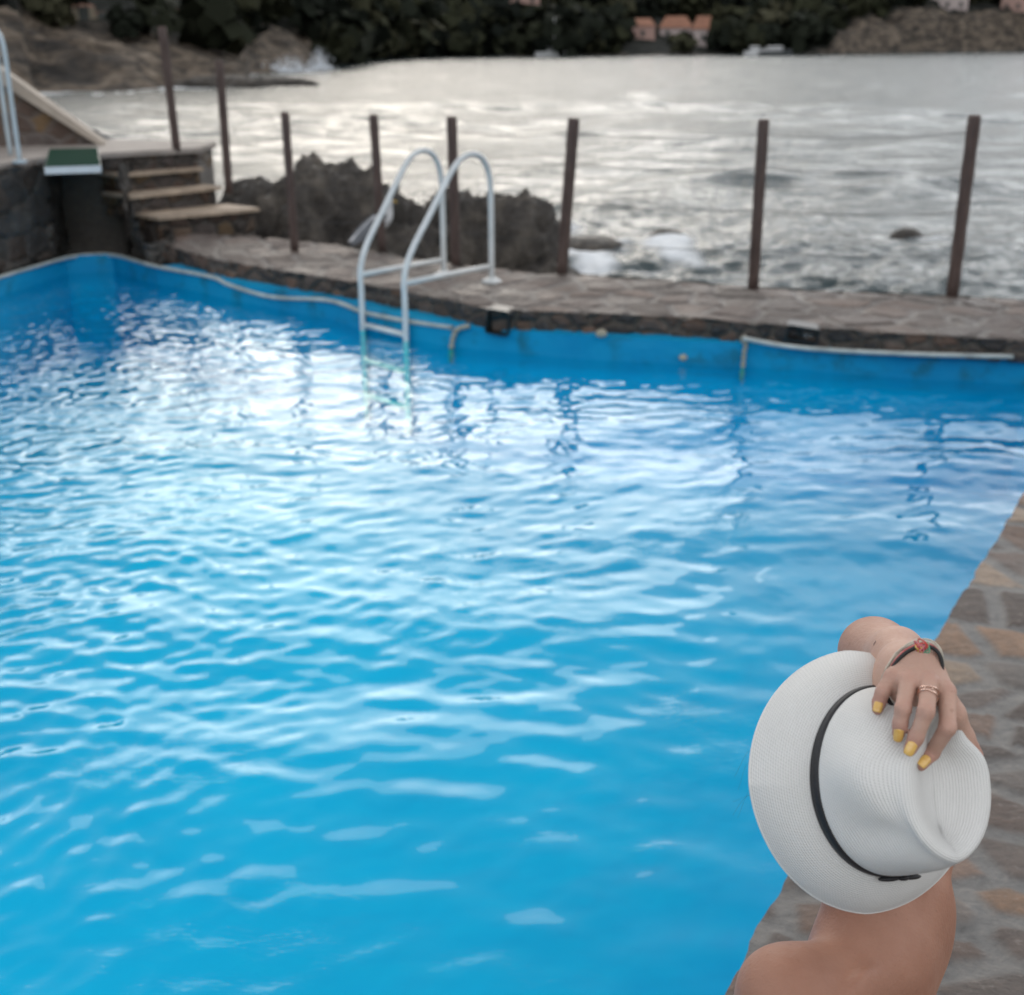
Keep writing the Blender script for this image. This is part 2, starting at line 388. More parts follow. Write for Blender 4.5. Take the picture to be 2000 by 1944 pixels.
# pale edging strip that runs along the top of the liner and sags between its fixings
simple('edging', (.40,.42,.40), 0.5, 0.3, 8)
def strip(name, pts, label, dz=0.026, th=0.02, fw=0.0):
    q = [z_on(x * K, y * K, WF - np.array((0, fw))) for x, y in pts]; q = catmull(q, 8)
    b = MB(); nr = polyline_normals(q[:, :2], 1)
    for side_, off in ((0, 0),):
        V = []; F = []
        for p, m_ in zip(q, nr):
            o = np.array((m_[0], m_[1], 0)) * th
            V += [p + o + (0,0,dz/2), p + o - (0,0,dz/2), p - o*0.2 - (0,0,dz/2), p - o*0.2 + (0,0,dz/2)]
        for i in range(len(q) - 1):
            for k in range(4): F.append((4*i+k, 4*i+(k+1) % 4, 4*i+4+(k+1) % 4, 4*i+4+k))
        F += [(0,1,2,3), tuple(4*(len(q)-1)+k for k in (3,2,1,0))]
        b.add(V, F)
    o = b.build(name, MAT['edging'], None, True); tag(o, label, 'edging strip', 'edging strips of the pool liner'); return o
strip('liner_edging', [(-40,545), (0,530), (60,512), (140,491), (215,488), (300,510), (405,530), (440,545), (520,568), (630,575), (700,598), (780,614), (868,627)],
      'long pale edging strip sagging along the blue liner from left wall to ladder')
strip('liner_edging', [(1422,647), (1500,661), (1600,670), (1750,677), (1850,680), (1938,682)],
      'short pale edging strip on the blue liner at the right end of the far side', fw=0.055)

# ------------------------------------------------------------------ near deck of flagstones
na, nb = 860, 250
A = np.linspace(0, 12.0, na); u = np.linspace(0, 1, nb); B = 0.02 + 3.2 * (u * 0.55 + 0.45 * u ** 2)
AA, BB = np.meshgrid(A, B, indexing='ij')
jag = 0.015 * fbm(np.stack([A * 5.1, A * 0, A * 0], 1), 4, 3) + 0.012 * fbm(np.stack([A * 14, A * 0, A * 0], 1), 3, 8)
edge_shift = jag[:, None] * np.exp(-BB / 0.06)
X = N0[0] + E[0] * AA + EN[0] * (BB + edge_shift - 0.02); Y = N0[1] + E[1] * AA + EN[1] * (BB + edge_shift - 0.02)
hand = [(1985,955),(1946,1010),(1922,1050),(1975,1045),(1950,1118),(1995,1110),(1930,1178),(1990,1185),(1905,1262),(1975,1262),(1885,1320),(1990,1318),(1950,1372),(1990,1392),(1985,1440),(1945,1432),(1955,1482),(1995,1520),(1965,1588),(1900,1705),(1985,1690),(1890,1800),(1975,1775),(1990,1850),(1915,1880),(1955,1935),
        (1580,1680),(1565,1745),(1500,1790),(1590,1800),(1455,1850),(1500,1870),(1425,1925),(1700,1900),(1640,2050),(1400,2010)]
hs = np.array([Pz(x, y, 0)[:2] for x, y in hand])
hab = np.stack([(hs - N0) @ E, (hs - N0) @ EN], 1)
rs = scatter(-0.5, 12.5, -0.1, 3.6, 0.25, 4)
keep = [q for q in rs if np.min(np.linalg.norm(hab - q, axis=1)) > 0.2 and not (3.0 < q[0] < 6.7 and q[1] < 0.75)]
seedsN = np.vstack([hab, keep])
uvN = np.stack([AA, BB], -1)
G = np.stack([X, Y, np.zeros_like(X)], -1); Nz = np.zeros_like(G); Nz[..., 2] = 1
# the rows past the edge fall down the face of the coping to the liner
deck = stone_grid('pool_deck', G, uvN, PAL_NEAR, (.158,.156,.153), 0.25, 21, 0.010, Nz, MAT['flagstone'], None, 0.029, seedsN, 0.005, 0.06)
tag(deck, kind='structure')
fa = np.arange(0, na, 1); ed = np.array([deck.data.vertices[i * nb].co[:] for i in fa]); zz = np.array((0, -0.03, -0.07, -0.12, -0.2, -0.3))
Gf = np.zeros((na, len(zz), 3)); Gf[...] = ed[:, None, :]; Gf[..., 2] = ed[:, None, 2] + zz[None] * 1.0
wob = 0.02 * fbm(Gf.reshape(-1, 3) * 9, 4, 31).reshape(na, -1); wob[:, 0] = 0
Gf[..., 0] -= EN[0] * (-wob - 0.03 * np.sin(np.minimum(-zz, .12) / .12 * 1.5)[None]); Gf[..., 1] -= EN[1] * (-wob - 0.03 * np.sin(np.minimum(-zz, .12) / .12 * 1.5)[None])
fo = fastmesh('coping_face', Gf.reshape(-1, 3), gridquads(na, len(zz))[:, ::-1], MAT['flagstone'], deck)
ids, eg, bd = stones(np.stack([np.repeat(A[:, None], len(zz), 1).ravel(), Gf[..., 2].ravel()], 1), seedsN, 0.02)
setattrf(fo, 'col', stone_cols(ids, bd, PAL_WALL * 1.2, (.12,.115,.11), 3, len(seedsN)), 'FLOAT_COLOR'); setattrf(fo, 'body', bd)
# terrace far around (behind the camera and to the right)
simple('terrace_stone', (.21,.18,.155), 0.75, 0.35, 3, bumpd=0.01)
b = MB(); q0 = N0 + EN * 3.0 - E * 14; q1 = N0 + EN * 3.0 + E * 11.5
b.add([(q0[0], q0[1], -.006), (q1[0], q1[1], -.006), (14, 6.0, -.006), (14, -16, -.006)], [(0, 3, 2, 1)])
b.add([(-14, -16, -.008), (14, -16, -.008), (14, -1.45, -.008), (-14, -1.52, -.008)], [(0, 1, 2, 3)])
tag(b.build('terrace', MAT['terrace_stone']), kind='structure')

# ------------------------------------------------------------------ far deck between the pool and the sea
OL = np.array([Sz(x, y, 0.0)[:2] for x, y in ((325,447), (400,450), (480,456), (560,462), (650,472), (760,492), (860,508), (940,517), (1050,525), (1150,531), (1300,542), (1441,553), (1640,563), (1820,570), (1959,577), (2080,583))])
OL = np.vstack([OL, [(4.9, 8.1), (8.2, 7.4)]])
nu, nv = 620, 64; KI = resample(KL, nu); OI = resample(OL, nu)
KI = KI + polyline_normals(KI, 1) * (0.02 * fbm(np.stack([KI[:,0]*5, KI[:,1]*5, KI[:,0]*0], 1), 4, 2))[:, None]
t = np.linspace(0, 1, nv)[None, :, None]; XY = KI[:, None] * (1 - t) + OI[:, None] * t
G = np.concatenate([XY, np.zeros((nu, nv, 1)) + 0.006], -1); Nz = np.zeros_like(G); Nz[..., 2] = 1
fd = stone_grid('sea_wall_deck', G, XY, PAL_FAR, (.140,.128,.120), 0.3, 33, 0.016, Nz, MAT['flagstone'], None, 0.03, None, 0.008, 0.07)
tag(fd, kind='structure')
# stone face under the coping, pool side, and down to the sea
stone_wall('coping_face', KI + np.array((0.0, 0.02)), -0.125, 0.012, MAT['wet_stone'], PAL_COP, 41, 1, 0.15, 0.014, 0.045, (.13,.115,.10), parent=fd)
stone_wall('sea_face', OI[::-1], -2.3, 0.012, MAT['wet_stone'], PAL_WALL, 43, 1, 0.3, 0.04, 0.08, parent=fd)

# ------------------------------------------------------------------ left: retaining wall, platform, staircase
wall_path = [(-5.3,2.0), (-5.0,6.0), (-4.66,8.0), (-4.42,9.3), (-4.30,9.85), (-4.12,10.75), (-3.62,10.92), (-3.12,10.5), (-2.98,10.62), (-3.1,10.85)]
PT = 0.66
wl = stone_wall('retaining_wall', wall_path[:6] + [(-4.10,10.86)], -0.14, [.80,.80,.78,.74,.70,PT], MAT['wet_stone'], PAL_WALL, 51, 1, 0.3, 0.025, 0.06)
tag(wl, 'dark rubble stone retaining wall rising from the pool edge under the left platform', 'stone wall')
# recess under the board, then the dark side of the stairs
rc = stone_wall('stair_side_wall', [(-3.40,10.94), (-3.12,10.42), (-2.93,10.52), (-3.12,10.95)], -0.14, [0.30, 0.02, 0.05, 0.10], MAT['wet_stone'], PAL_WALL, 52, 1, 0.22, 0.02, 0.05)
tag(rc, 'low dark stone wall between the pool corner and the foot of the steps', 'stone wall')
rb = stone_wall('recess_wall', [(-4.10,10.86), (-4.28,11.9), (-3.55,12.0), (-3.45,10.95)], -0.16, PT - 0.02, MAT['wet_stone'], PAL_WALL * 0.25, 53, 1, 0.3, 0.03, 0.05)  # wall palette darkened here to paint in the shade of the recess
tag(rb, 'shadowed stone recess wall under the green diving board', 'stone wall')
# platform slab
simple('pale_slab', (.27,.235,.21), 0.7, 0.18, 6, bumpd=0.004); simple('tread_stone', (.36,.28,.21), 0.7, 0.3, 7, bumpd=0.004)
b = MB(); b.prism([(-5.32,2.0), (-5.02,6.0), (-4.68,8.0), (-4.44,9.3), (-4.32,9.85), (-4.13,10.80), (-3.72,11.33), (-2.98,11.84), (-2.95,12.45), (-4.2,12.9), (-9,13.2), (-9,2.0)], PT, PT + 0.045)
pf = b.build('platform', MAT['pale_slab']); tag(pf, kind='structure')
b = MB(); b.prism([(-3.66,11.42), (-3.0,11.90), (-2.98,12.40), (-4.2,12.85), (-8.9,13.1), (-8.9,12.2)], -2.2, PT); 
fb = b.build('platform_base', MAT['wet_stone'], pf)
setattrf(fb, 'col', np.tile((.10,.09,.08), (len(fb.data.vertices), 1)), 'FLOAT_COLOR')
# staircase
Lx = [(-3.18,10.9), (-3.46,11.05), (-3.63,11.26), (-3.79,11.38)]; Rx = [(-2.40,11.5), (-2.80,11.78), (-2.98,11.86), (-3.02,11.92)]
asc = np.array((-.77, .64))
st = empty('stone_staircase', (-2.9, 11.3, 0), 'stone steps with pale treads climbing left beside the diving board', 'staircase')
for i in range(3):
    Lp, Rp = np.array(Lx[i]), np.array(Rx[i]); z = 0.165 * (i + 1)
    Lp2, Rp2 = Lp + asc * (0.42 - .03*i), Rp + asc * (0.42 - .03*i)
    b = MB(); f = -asc * 0.05; b.prism([tuple(Lp + f), tuple(Rp + f), tuple(Rp2), tuple(Lp2)], z, z + 0.032)
    adopt(b.build('tread', MAT['tread_stone']), st)
    ins = (Rp - Lp) / np.linalg.norm(Rp - Lp) * 0.03
    path = [tuple(Lp2 + ins), tuple(Lp + ins), tuple(Rp - ins), tuple(Rp2 - ins)]
    w = stone_wall('riser', path, -0.1 if i == 0 else z - 0.165, z, MAT['wet_stone'], PAL_BROWN * .6, 60 + i, 1, 0.17, 0.015, 0.03, (.06,.055,.05))
    adopt(w, st)
path = [(-3.85,11.55), (-3.74,11.36), (-3.02,11.87), (-2.98,12.3)]
adopt(stone_wall('riser', path, 0.49, PT, MAT['wet_stone'], PAL_BROWN * .6, 66, 1, 0.17, 0.015, 0.03, (.06,.055,.05)), st)

# diving board
simple('green_grip', (.012,.040,.027), 1.0, 0.2, 60, spec=0.02); simple('white_paint', (.62,.63,.64), 0.4, 0.08, 5); simple('dark_metal', (.04,.04,.042), 0.5, 0.3, 9)
db = empty('diving_board', (-3.95, 11.2, PT + .045), 'green topped diving board with a white front edge on the left platform', 'diving board')
c0 = Pz(142, 325, .735)[:2]; c1 = Pz(144, 291, .735)[:2]; ax = (c1 - c0) / np.linalg.norm(c1 - c0); sx = np.array((ax[1], -ax[0]))
zb = PT + 0.075
LB = float(np.linalg.norm(c1 - c0))
def brd(w0, l0, l1, z0, z1): 
    return [tuple(c0 + ax*l0 - sx*w0), tuple(c0 + ax*l0 + sx*w0), tuple(c0 + ax*l1 + sx*w0), tuple(c0 + ax*l1 - sx*w0)], z0, z1
b = MB(); b.prism(*brd(.212, 0, LB, zb - .055, zb)); adopt(b.build('board', MAT['white_paint']), db)
b = MB(); b.prism(*brd(.208, 0.004, LB - .004, zb + .001, zb + .007)); adopt(b.build('grip_mat', MAT['green_grip']), db)
for l0 in (LB - .62, LB - .2): b = MB(); b.prism(*brd(.15, l0, l0 + .12, PT + .03, zb - .056)); adopt(b.build('support', MAT['dark_metal']), db)

# grab rails at the far left
simple('rail_blue', (.42,.50,.55), 0.35, 0.1, 6)
hr = empty('grab_rail', (-4.3, 10.6, PT), 'pale blue metal grab rail with double posts at the left edge of the photo', 'grab rail')
for (px, qx, off) in ((39, -2, 0.0), (13, -27, 0.10)):
    base = Pz(px, 318 - (39 - px) * 0.35, PT + .03); base[1] += off
    up = [base, base + (0, 0, .5), base + (0.0, 0, .92), base + (-.05, .03, 1.05), base + (-.16, .14, 1.12), base + (-.30, .28, 1.05), base + (-.36, .34, .7), base + (-.36, .34, 0)]
    b = MB(); b.tube(catmull(up, 6), 0.019, 10); adopt(b.build('rail', MAT['rail_blue'], None, True), hr)
b = MB(); b.tube([Pz(39,318,PT+.04) + (0, 0, .0), Pz(39,318,PT+.04) + (0, 0, .02)], 0.06, 14); adopt(b.build('foot_flange', MAT['rail_blue'], None, False), hr)

# sloping parapet and the wall below it
simple('beige_plaster', (.36,.31,.26), 0.8, 0.25, 3, bumpd=0.006)
pp = empty('sloping_parapet', (-4.4, 12.2, PT), 'beige plastered parapet sloping down to the platform over a brown stone wall', 'parapet')
p0 = np.array((-3.98, 12.22)); p1 = np.array((-5.9, 11.72)); d = p1 - p0; Ld = np.linalg.norm(d); d /= Ld; nn = np.array((-d[1], d[0]))
if nn[1] > 0: nn = -nn
def slab(z00, z01, z10, z11, th, off):
    a = p0 + nn * off; c = p1 + nn * off; V = []
    for q, za, zb_ in ((a, z00, z01), (c, z10, z11)):
        for w in (0, -th): V += [(q[0] + nn[0]*w, q[1] + nn[1]*w, za), (q[0] + nn[0]*w, q[1] + nn[1]*w, zb_)]
    return V, [(0,2,3,1), (4,5,7,6), (0,1,5,4), (2,6,7,3), (1,3,7,5), (0,4,6,2)]
b = MB(); b.add(*slab(PT + .0, PT + .06, PT + 1.40, PT + 1.66, .34, 0.03)); adopt(b.build('cap', MAT['beige_plaster']), pp)
n_ = 60; mrows = 30; tt = np.linspace(0, 1, n_); P = p0 + np.outer(tt * Ld, d); top = PT + .04 + tt * 1.44; ts = np.linspace(0, 1, mrows)
G = np.zeros((n_, mrows, 3)); G[..., 0] = (P[:, 0] - nn[0] * .04)[:, None]; G[..., 1] = (P[:, 1] - nn[1] * .04)[:, None]; G[..., 2] = PT + .02 + (top - PT - .02)[:, None] * ts
N3 = np.zeros_like(G); N3[..., 0] = nn[0]; N3[..., 1] = nn[1]
adopt(stone_grid('stone_base', G, np.stack([np.repeat((tt * Ld)[:, None], mrows, 1), G[..., 2]], -1), PAL_BROWN, (.14,.12,.11), .2, 71, .02, N3, MAT['wet_stone']), pp)

# ------------------------------------------------------------------ rocks
rock = Nodes('sea_rock'); v = rock.geo(); r1 = rock.noise(3.2, 9, 0.68, v, 0.4); r2 = rock.noise(22, 6, 0.6, v)
rcx = rock.ramp(r1, (0.3, (.012,.010,.009)), (0.5, (.050,.042,.035)), (0.66, (.13,.11,.09)))
rock.principled(Base_Color=rcx, Roughness=rock.ramp(r2, (.35, (.35,)*3), (.6, (.85,)*3)), Normal=rock.bump(rock.math('ADD', r1, rock.math('MULTIPLY', r2, .3)), 0.08)); MAT['sea_rock'] = rock.m
def make_rock(name, c, rad, seed, amp=0.35, freq=1.6, sub=6, mat=None, flat=1.0, ridged=True, parent=None):
    import bmesh
    bm = bmesh.new(); bmesh.ops.create_icosphere(bm, subdivisions=sub, radius=1.0); V = np.array([v.co[:] for v in bm.verts]); F = np.array([[v.index for v in f.verts] for f in bm.faces]); bm.free()
    P = V * np.array(rad); w = P + 0.15 * np.stack([fbm(P * 2.1 + k * 7, 3, seed + k) for k in range(3)], 1)
    n = fbm(w * freq, 6, seed, 0.55, ridged); n2 = fbm(w * freq * 3.7, 4, seed + 4, 0.6, True)
    k = 1 + amp * (n - 0.1) + amp * 0.28 * n2
    P = P * k[:, None]; P[:, 2] *= flat
    return fastmesh(name, P + np.array(c), F, mat or MAT['sea_rock'], parent)
def rk(c, rad, seed, label, group=None, **k):
    o = make_rock('sea_rock', c, rad, seed, **k); return tag(o, label, 'rock', group)
rk((-1.85, 12.6, -1.05), (1.0,.80,1.29), 3, 'large jagged dark rock behind the two posts left of the pool ladder')
rk((-.28, 13.4, -1.25), (.92,.85,1.24), 8, 'large jagged black rock behind the right side of the pool ladder', amp=.32)
rk((-2.75, 13.1, -.85), (.85,.6,1.0), 12, 'low grey rock at the foot of the steps beside the sea', amp=.3)
rk((-.95, 14.6, -1.35), (.9,.7,1.1), 18, 'dark rock filling the gap between the two large jagged rocks', amp=.3)
c = Sz(1122, 470, SL); rk((c[0], c[1], SL), (.55,.5,.16), 5, 'flat brown rock awash just right of the ladder rocks', sub=5, amp=.3)
c = Sz(1275, 458, SL); rk((c[0], c[1], SL), (.33,.3,.17), 6, 'small brown rock in the foam left of the second post from the right', sub=5, amp=.3)
c = Sz(1735, 455, SL); rk((c[0], c[1], SL), (.27,.24,.17), 7, 'small dark rock in the sea just left of the rightmost post', sub=5, amp=.3)
c = Sz(430, 166, SL); rk((c[0], c[1], SL), (3.2,2.2,.7), 9, 'low dark rock in the water off the tip of the left headland', sub=5, amp=.3)
c = Sz(532, 163, SL); rk((c[0], c[1], SL), (2.6,1.6,.5), 10, 'thin dark rock awash under the two splashes of spray', sub=5, amp=.3)
grock = simple('grey_rock', (.15,.15,.145), 0.85, 0.25, 2.5, bumpd=0.03)
o = make_rock('boulder', (-5.55, 14.4, -.20), (.75,.6,1.32), 15, amp=.12, mat=grock, ridged=False); tag(o, 'smooth grey boulder sloping to the sea behind the beige parapet', 'boulder')
o = make_rock('boulder', (-4.92, 14.3, -.25), (.60,.5,.98), 16, amp=.2, mat=grock, ridged=False); tag(o, 'smaller grey boulder at the foot of the parapet by the sea', 'boulder')

# ------------------------------------------------------------------ sea
shore = np.array([(-600,190), (-300,186), (0,182), (150,178), (240,177), (330,170), (400,166), (466,161), (482,143), (560,138), (640,131), (700,116), (800,112), (900,110), (1050,109), (1200,107), (1320,106), (1560,105), (1760,101), (1960,98), (2300,95), (2800,93)], float)
SP3 = np.array([Sz(x, y, SL) for x, y in shore]); SAZ = np.arctan2(SP3[:, 0], SP3[:, 1]); SD = np.hypot(SP3[:, 0], SP3[:, 1])
def shore_d(az): return np.interp(az, SAZ, SD)
azf = np.radians(np.linspace(-33, 33, 440)); azc = np.radians(np.linspace(33.5, 180, 40)); AZ = np.r_[-azc[::-1], azf, azc]
DD = np.r_[8.7 * np.exp(np.linspace(0, math.log(70 / 8.7), 460)), 70 * np.exp(np.linspace(0.01, math.log(1500 / 70), 110))]
Az, Dg = np.meshgrid(AZ, DD, indexing='ij'); X = np.sin(Az) * Dg; Y = np.cos(Az) * Dg
def waves(X, Y, comps):
    z = np.zeros_like(X); 
    for kx, ky, a, ph in comps: z += a * np.sin(kx * X + ky * Y + ph)
    return z
def spectrum(n, lmin, lmax, direction, spread, slope, seed, power=0.0):
    r = np.random.default_rng(seed); out = []
    for i in range(n):
        lam = lmin * (lmax / lmin) ** r.random(); th = direction + r.normal(0, spread); k = 2 * math.pi / lam
        out.append((k * math.sin(th), k * math.cos(th), slope / k * (lam / lmax) ** power * r.uniform(.6, 1.3), r.uniform(0, 6.28)))
    return out
big = spectrum(26, 1.0, 5.0, math.radians(170), 0.5, 0.042, 1); small = spectrum(34, 0.22, 1.0, math.radians(165), 0.8, 0.056, 2)
zs = waves(X, Y, big) * np.clip(160 / Dg, 0.3, 1) + waves(X, Y, small) * sstep(-Dg, -38, -18)
gst = 0.7 + 0.5 * vnoise(np.stack([X * .12, Y * .12, X * 0], -1), 5); zs *= gst
a0 = Sz(1250, 355, SL); a1 = Sz(1460, 330, SL); dd = (a1 - a0)[:2]; ll = np.linalg.norm(dd); dd /= ll
s_ = (X - a0[0]) * dd[0] + (Y - a0[1]) * dd[1]; t_ = -(X - a0[0]) * dd[1] + (Y - a0[1]) * dd[0]
zs += 0.07 * np.exp(-(t_ / .8) ** 2) * np.exp(-((s_ - ll * .5) / (ll * .45)) ** 2)
foam = np.zeros_like(X)
fn = fbm(np.stack([X * 1.4, Y * 1.0, X * 0], -1), 5, 12); fn2 = fbm(np.stack([X * .5, Y * .3, X * 0 + 3], -1), 4, 14)
for (px, py, rx, ry, w) in ((1110,485,1.2,2.2,1.1), (1190,470,1.4,1.6,.8), (1265,478,1.3,1.8,.9), (1130,515,1.2,1.2,.9), (1230,505,1.8,1.2,.8), (1060,450,.8,2.6,.9), (1330,470,1.0,1.0,.5), (1740,462,.7,.7,.5)):
    c = Sz(px, py, SL); q = ((X - c[0]) / rx) ** 2 + ((Y - c[1]) / ry) ** 2; foam = np.maximum(foam, w * np.exp(-q) + 0.0)
foam = sstep(foam + fn * .75, .52, .95)
dS = shore_d(Az) - Dg; leftm = sstep(-Az, -math.radians(-8.2) * 1.0, math.radians(9.5))
foam = np.maximum(foam, leftm * np.exp(-(np.clip(dS, 0, 99) / 2.2) ** 2) * sstep(fn2, -.25, .35))
zs = np.where(dS < 0, zs * 0.2, zs); zs += foam * 0.05 * (1 + fn)
sea = fastmesh('sea', np.stack([X, Y, SL + zs], -1).reshape(-1, 3), gridquads(len(AZ), len(DD))[:, ::-1]); setattrf(sea, 'foam', foam.ravel()); tag(sea, kind='structure')
m = Nodes('sea_water'); v = m.geo(); f = m.attr('foam').outputs['Fac']
n1 = m.noise(2.2, 5, 0.6, m.mapping(v, (1, .8, 1))); n2 = m.noise(9, 4, 0.6, v); n0 = m.noise(.35, 4, .55, m.mapping(v, (.7, 1.4, 1)))
bn = m.bump(n0, 0.50, 1.0); bn = m.bump(n1, 0.17, 1.0, bn); bn = m.bump(n2, 0.035, 1.0, bn)
colr = m.mix(f, (.028,.046,.050), (.72,.74,.76))
m.principled(Base_Color=colr, Roughness=m.math('ADD', m.math('MULTIPLY', f, .6), .16), IOR=1.33, Normal=bn); sea.data.materials.append(m.m)

# ------------------------------------------------------------------ hills beyond the bay
BK = np.array([(-600,3.6), (0,3.4), (100,2.6), (200,1.9), (330,1.4), (466,.6), (482,2.2), (560,2.0), (640,.5), (700,.4), (900,.4), (1300,.6), (1540,1.2), (1640,5.0), (1760,6.5), (1960,6.5), (2800,6.0)])
BAZ = np.arctan2((BK[:, 0] * K - 1000) / FPX, CP + 0.36 * SP)
def terrain(az, d):
    e = d - shore_d(az); bk = np.interp(az, BAZ, BK[:, 1]); 
    x = np.sin(az) * d; y = np.cos(az) * d; p = np.stack([x, y, x * 0], -1)
    wd = np.where(bk > 3, 7.0, 11.0)
    h = SL - 0.5 + (bk + 0.5) * sstep(e, -1.0, wd) * (1 + .45 * fbm(p * .16, 5, 3, .55, True))
    h = h + np.clip(e - wd, 0, 1e9) * 0.20 * (1 + .22 * fbm(p * .012, 3, 6)) + .45 * fbm(p * .35, 4, 9, .5, True) * sstep(e, -2, 3)
    return np.where(e > 260, h, h)
az = np.radians(np.linspace(-58, 58, 560)); el = np.r_[np.linspace(-3, 40, 110), np.linspace(42, 420, 70)]
Az2, El = np.meshgrid(az, el, indexing='ij'); D2 = shore_d(Az2) + El; H = terrain(Az2, D2); H = np.minimum(H, 62 + 12 * np.sin(Az2 * 9))
X2 = np.sin(Az2) * D2; Y2 = np.cos(Az2) * D2
hills = fastmesh('hills', np.stack([X2, Y2, H], -1).reshape(-1, 3), gridquads(len(az), len(el))[:, ::-1]); tag(hills, kind='structure')
bkm = np.interp(Az2, BAZ, BK[:, 1]); wood = sstep(El + 3 * fbm(np.stack([X2 * .1, Y2 * .1, X2 * 0], -1), 3, 5), np.where(bkm > 3, 10, np.where(Az2 < np.radians(-8), 16, 2)), np.where(bkm > 3, 14, np.where(Az2 < np.radians(-8), 22, 5))); setattrf(hills, 'wood', wood.ravel())
m = Nodes('hillside'); v = m.geo(); n1 = m.noise(.30, 8, .70, m.mapping(v, (1, 1, 3.5), (.3, 0, 0)), .8); n2 = m.noise(1.1, 5, .6, v)
rc_ = m.ramp(n1, (.38, (.014,.011,.009)), (.47, (.065,.050,.037)), (.56, (.17,.13,.095)), (.68, (.27,.22,.165))); gc_ = m.ramp(n2, (.3, (.004,.005,.004)), (.7, (.016,.018,.011)))
m.principled(Base_Color=m.mix(m.attr('wood').outputs['Fac'], rc_, gc_), Roughness=.9, Normal=m.bump(m.math('ADD', n1, m.math('MULTIPLY', n2, .3)), .8)); hills.data.materials.append(m.m)

# the wood on the hillside: leaf clumps round every crown
def solve_place(px, pyb):
    """where the line of sight through that spot meets the hillside"""
    v = ray(px * K, pyb * K); a = math.atan2(v[0], v[1]); hz = math.hypot(v[0], v[1]); d = float(shore_d(a)) + 2
    while d < 600:
        z = EYE[2] + v[2] / hz * d
        if float(terrain(np.array(a), np.array(d))) > z: break
        d += 0.5
    return np.array((math.sin(a) * d, math.cos(a) * d, EYE[2] + v[2] / hz * d)), d, a
CLEAR = []
for x0, x1, yb in ((1206,1252,70), (1262,1322,62), (1324,1364,88), (976,1032,10), (670,692,18), (143,182,38), (184,214,46), (322,352,40), (286,316,14), (406,434,32), (1776,1846,22), (1918,1995,28)):
    p, d, a = solve_place((x0 + x1) / 2, yb); w = (x1 - x0) / 2 * d / FPX * 1.0; CLEAR.append((a, d, w))
def keepclear(c):
    a = math.atan2(c[0], c[1]); d = math.hypot(c[0], c[1]); g = np.interp(a, BAZ, BK[:, 1])
    return not any(abs(a - a0) * d0 < w + c[3] * .6 and d < d0 + 8 and d > d0 - (11 if a0 < 0 else 20) - c[3] for a0, d0, w in CLEAR)
r = np.random.default_rng(5); cents = []
for _ in range(9000):
    a = math.radians(r.uniform(-34, 34)); e = r.uniform(0, 1) ** 1.3 * 130; w0 = 13 if np.interp(a, BAZ, BK[:, 1]) > 3 else (14 if a < math.radians(-8) else 3)
    if e < w0: continue
    d = float(shore_d(a)) + e; sc = (0.55 + 0.45 * min(1, d / 220)) * r.uniform(2.0, 4.4); c = np.array((math.sin(a) * d, math.cos(a) * d)); 
    if any((c[0]-q[0])**2 + (c[1]-q[1])**2 < (sc*.95)**2 for q in cents[-500:]): continue
    cents.append((c[0], c[1], float(terrain(np.array(a), np.array(d))), sc))
cents = [c for c in cents[:1500] if keepclear(c)]
V = []; T = []
for (x, y, z, sc) in cents:
    k = 46; u = r.normal(size=(k, 3)); u /= np.linalg.norm(u, axis=1)[:, None]; rad = r.uniform(.55, 1.08, (k, 1)) * (1 + .3 * vnoise(u * 1.7 + x, 3))[:, None]
    p = u * rad * np.array((sc, sc, sc * .8)) + np.array((x, y, z + sc * .75)); s = sc * r.uniform(.22, .42, (k, 1))
    t1 = r.normal(size=(k, 3)); t1 /= np.linalg.norm(t1, axis=1)[:, None]; t2 = np.cross(t1, u); t2 /= np.linalg.norm(t2, axis=1)[:, None] + 1e-9
    V.append(np.stack([p - t1*s - t2*s*.6, p + t1*s*.9 - t2*s*.8, p + t1*s + t2*s*.7, p - t1*s*.7 + t2*s], 1).reshape(-1, 3)); T += [r.uniform(0, 1)] * (4 * k)
V = np.concatenate(V); wd_ = fastmesh('woodland', V, np.arange(len(V)).reshape(-1, 4), None, None, False); setattrf(wd_, 'tone', T)
m = Nodes('tree_foliage'); c_ = m.ramp(m.attr('tone').outputs['Fac'], (0, (.006,.008,.006)), (.45, (.016,.019,.013)), (.8, (.034,.036,.020)), (1, (.058,.055,.034)))
m.principled(Base_Color=c_, Roughness=.9, Specular_IOR_Level=.1); wd_.data.materials.append(m.m)
tag(wd_, 'dark green woodland covering the hillside across the bay', 'woodland', None, 'stuff')
simple('bark', (.06,.05,.04), .9, .2, 3)

